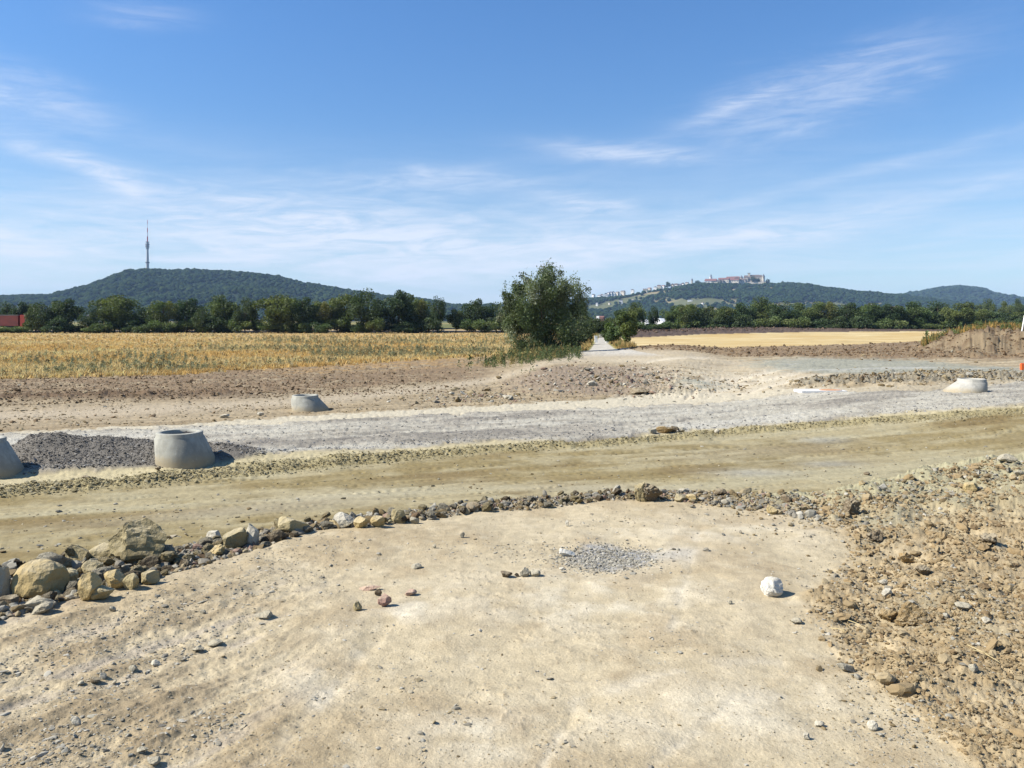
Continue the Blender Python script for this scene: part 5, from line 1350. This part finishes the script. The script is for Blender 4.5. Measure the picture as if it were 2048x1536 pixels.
# nearer buildings peeking over and through the belts
house(1201, 646, 600, 15, 11, M_ROOFR, M_ROOFR, 3, 'red and white factory building at the end of the lane', 'factory_building', nwin=3)
house(1196, 646, 590, 5, 13, M_WALLW, M_WALLW, .8, 'white block beside the red factory building at the end of the lane', 'factory_building', nwin=1)
house(187, 645, 420, 26, 10, M_ROOFG, M_WALLW, 6, 'white house with grey roof between trees right of the truck', 'house', nwin=3)
house(512, 650, 230, 22, 10, M_ROOFG, M_ROOFB, 1.5, 'dark shed with flat grey roof between trees of the left belt', 'shed', nwin=0)
house(1793, 628, 900, 20, 9, M_ROOFR, M_WALLC, 6, 'farmhouse with red roof above the right belt', 'farmhouse', nwin=3)
house(1872, 626, 950, 14, 7, M_ROOFG, M_WALLW, 3, 'pale farm building above the right belt', 'farm_building', nwin=2)

# ------------------------------------------------------------------ motorway, guard rails and vehicles behind the belts
M_ASPH = mat_plain('asphalt', (.06, .06, .062), .9, .2, 3); M_STEEL = mat_plain('galvanised_steel', (.34, .35, .36), .5, .1, 5, metal=.5)
mw_ = MB().box(-260, 260, 192, 204, -.6, .30).build('motorway', M_ASPH); tag(mw_, 'asphalt motorway hidden behind the left tree belt', None, None, 'structure')
gr = empty('guard_rail', (0, 191.4, .3)); tag(gr, 'long grey steel guard rail visible through the gap in the left belt', 'guard rail')
MB().box(-130, 20, -.04, .04, .45, .78, .02).build('rail', M_STEEL, gr)
for k in range(0, 24): MB().box(-128 + k * 6.2, -127.88 + k * 6.2, .04, .12, -.2, .75).build('post', M_STEEL, gr)
M_RED = mat_plain('red_paint', (.42, .05, .03), .35, .08, 2, spec=.5); M_TARP = mat_plain('red_tarpaulin', (.24, .06, .045), .6, .15, 2, c2=(.19, .055, .045)); M_DARK = mat_plain('dark_rubber', (.02, .02, .02), .8, .1, 4); M_GREYT = mat_plain('grey_trim', (.28, .27, .26), .6, .1, 4)
M_WHITEP = mat_plain('white_paint', (.78, .78, .77), .3, .04, 2, spec=.5); M_AMBER = mat_plain('lamp_glass', (.7, .6, .5), .2, .05, 2)
def truck():
    D = 188.0; x = (66 - 1024) / F * D
    t = empty('truck', (x, D, .45)); tag(t, 'red articulated lorry with tarpaulin trailer at the left edge', 'truck')
    c = MB(); bm = c.bm
    prof = [(-2.3, .9), (0, .9), (0.02, 2.0), (-.28, 3.3), (-.65, 3.55), (-2.3, 3.75)]
    for yy in (-1.25, 1.25): [bm.verts.new((a, yy, b)) for a, b in prof]
    bm.verts.ensure_lookup_table(); n = len(prof)
    bm.faces.new([bm.verts[i] for i in range(n)]); bm.faces.new([bm.verts[n + i] for i in reversed(range(n))])
    for i in range(n): bm.faces.new([bm.verts[i], bm.verts[(i + 1) % n], bm.verts[n + (i + 1) % n], bm.verts[n + i]])
    cab = c.build('cab', M_RED, t)
    MB().box(-1.15, -.42, -1.275, -1.2, 1.95, 2.75, .02).build('side_window', M_GLASS, cab)
    MB().box(-.05, .05, -1.1, 1.1, 2.02, 2.2, .02).build('windscreen', M_GLASS, cab)
    MB().box(-1.95, .12, -1.27, 1.27, .45, .88, .04).build('bumper', M_GREYT, t)
    MB().box(-.1, .1, -1.45, -1.27, 1.9, 2.6, .03).build('mirror', M_DARK, cab)
    MB().box(.10, .16, -1.15, -.75, .55, .78, .02).build('headlight', M_AMBER, t); MB().box(.10, .16, .75, 1.15, .55, .78, .02).build('headlight', M_AMBER, t)
    tr = MB().box(-16.4, -2.75, -1.25, 1.25, 1.15, 3.62, .03).build('trailer', M_TARP, t)
    MB().box(-16.4, -2.75, -1.27, 1.27, 3.64, 3.76, .02).build('roof_rail', M_GREYT, tr); MB().box(-16.4, -2.75, -1.2, 1.2, .95, 1.13).build('chassis', M_DARK, tr)
    for wx in (-.95, -4.6, -11.2, -12.5, -13.8):
        for sy in (-1, 1):
            w = MB().cyl((wx, sy * 1.22, .5), (wx, sy * .9, .5), .5, .5, 20).build('wheel', M_DARK, t)
            MB().cyl((wx, sy * 1.23, .5), (wx, sy * 1.2, .5), .26, .26, 14).build('rim', M_GREYT, w)
truck()
def van(u, D, z, s, label):
    x = (u - 1024) / F * D
    t = empty('van', (x, D, z)); tag(t, label, 'van'); t.scale = (s, s, s); t.rotation_euler = (0, 0, -1.25)
    c = MB(); bm = c.bm; prof = [(-2.6, .35), (2.6, .35), (2.6, 1.1), (1.9, 1.35), (1.2, 2.2), (-2.5, 2.3), (-2.6, 2.1)]
    for yy in (-.95, .95): [bm.verts.new((a, yy, b)) for a, b in prof]
    bm.verts.ensure_lookup_table(); n = len(prof)
    bm.faces.new([bm.verts[i] for i in range(n)]); bm.faces.new([bm.verts[n + i] for i in reversed(range(n))])
    for i in range(n): bm.faces.new([bm.verts[i], bm.verts[(i + 1) % n], bm.verts[n + (i + 1) % n], bm.verts[n + i]])
    b = c.build('body', M_WHITEP, t)
    MB().box(.5, 1.35, -.97, -.9, 1.35, 1.95, .02).build('side_window', M_GLASS, b)
    for wx in (-1.6, 1.6):
        for sy in (-1, 1): MB().cyl((wx, sy * .96, .35), (wx, sy * .75, .35), .35, .35, 16).build('wheel', M_DARK, t)
van(1290, 226, .9, 1.0, 'white van glimpsed through the belt right of the round lane tree')
van(1322, 228, 1.2, 1.0, 'white van higher up in the gap of the belt, right of the other van')
#van(898, 198, .3, .9, 'white van on the motorway in the gap of the left belt')
emb = MB().box(25, 150, 222, 236, -.5, .9, .2).build('embankment', M_SOILF); emb.data.color_attributes.new('Col', 'FLOAT_COLOR', 'POINT').data.foreach_set('color', np.tile([.05, .06, .03, 1], len(emb.data.vertices)).astype(np.float32))
tag(emb, 'low grassy embankment carrying the vans behind the right belt', None, None, 'structure')

# lane end posts, small edge objects
M_POST = mat_plain('white_post', (.75, .74, .70), .7, .06, 4)
for j, (u, lb) in enumerate([(1192, 'left white concrete pillar at the far end of the lane'), (1214.5, 'right white concrete pillar at the far end of the lane')]):
    x, y, z = pt(u, 685); p = empty('lane_pillar', (x, y, z)); tag(p, lb, 'pillar')
    MB().box(-.18, .18, -.15, .15, -.2, .75, .02).build('post', M_POST, p); MB().box(-.22, .22, -.19, .19, .752, .84, .02).build('cap', M_POST, p)
    bx = -1 if j == 0 else 1
x, y, z = pt(1203, 681); b = empty('lane_barrier', (x, y, z)); tag(b, 'low dark rail across the lane between the white pillars', 'barrier')
MB().box(-.75, .75, -.03, .03, .42, .55, .01).build('rail', M_BARK, b)
for sx in (-.7, .7): MB().box(sx - .05, sx + .05, .04, .1, -.1, .5).build('post', M_BARK, b)
x, y = (2046 - 1024) / F * 60, 60.0
pl_ = empty('leaning_pole', (x, y, tz(x, y) - .1)); tag(pl_, 'white pole leaning on the spoil heap at the right edge', 'pole')
z0 = EYE + (VH - 656) / F * 60 - pl_.location.z
MB().cyl((-.15, 0, 0), (.12, 0, z0 + .9), .05, .05, 10).build('pole', M_POST, pl_); MB().cyl((.12, 0, z0 + .902), (.13, 0, z0 + .95), .06, .06, 10).build('cap', M_POST, pl_)
x, y, z = pt(2045, 741)
ob = empty('marker_post', (x, y, z)); tag(ob, 'small orange marker post cut by the right edge', 'marker')
M_ORG = mat_plain('orange_plastic', (.75, .16, .04), .5, .06, 5)
MB().box(-.11, .11, -.06, .06, 0, .36, .03).build('board', M_ORG, ob); MB().cyl((0, 0, -.1), (0, 0, .0), .03, .03, 8).build('foot', M_DARK, ob)

# ------------------------------------------------------------------ haze
hz = MB().box(-9000 * 4.2, 9000 * 4.2, -80, 9300, -4.5, 330).build('haze', None) if False else None
bm = bmesh.new(); bmesh.ops.create_cube(bm, size=1)
bmesh.ops.transform(bm, matrix=Matrix.Translation((0, 4600, 167)) @ Matrix.Diagonal((76000, 9600, 344, 1)), verts=bm.verts)
me = bpy.data.meshes.new('haze'); bm.to_mesh(me); bm.free()
HAZE = bpy.data.materials.new('haze_air'); HAZE.use_nodes = True; hn = HAZE.node_tree
for nd in list(hn.nodes):
    if nd.type != 'OUTPUT_MATERIAL': hn.nodes.remove(nd)
pv = hn.nodes.new('ShaderNodeVolumePrincipled'); pv.inputs['Color'].default_value = (.46, .68, 1.0, 1); pv.inputs['Density'].default_value = 0.00007; pv.inputs['Anisotropy'].default_value = 0.0
hn.links.new(pv.outputs[0], [n for n in hn.nodes if n.type == 'OUTPUT_MATERIAL'][0].inputs['Volume'])
me.materials.append(HAZE)
hz = bpy.data.objects.new('haze', me); COL.objects.link(hz); tag(hz, 'thin blue summer haze', 'haze', None, 'stuff')
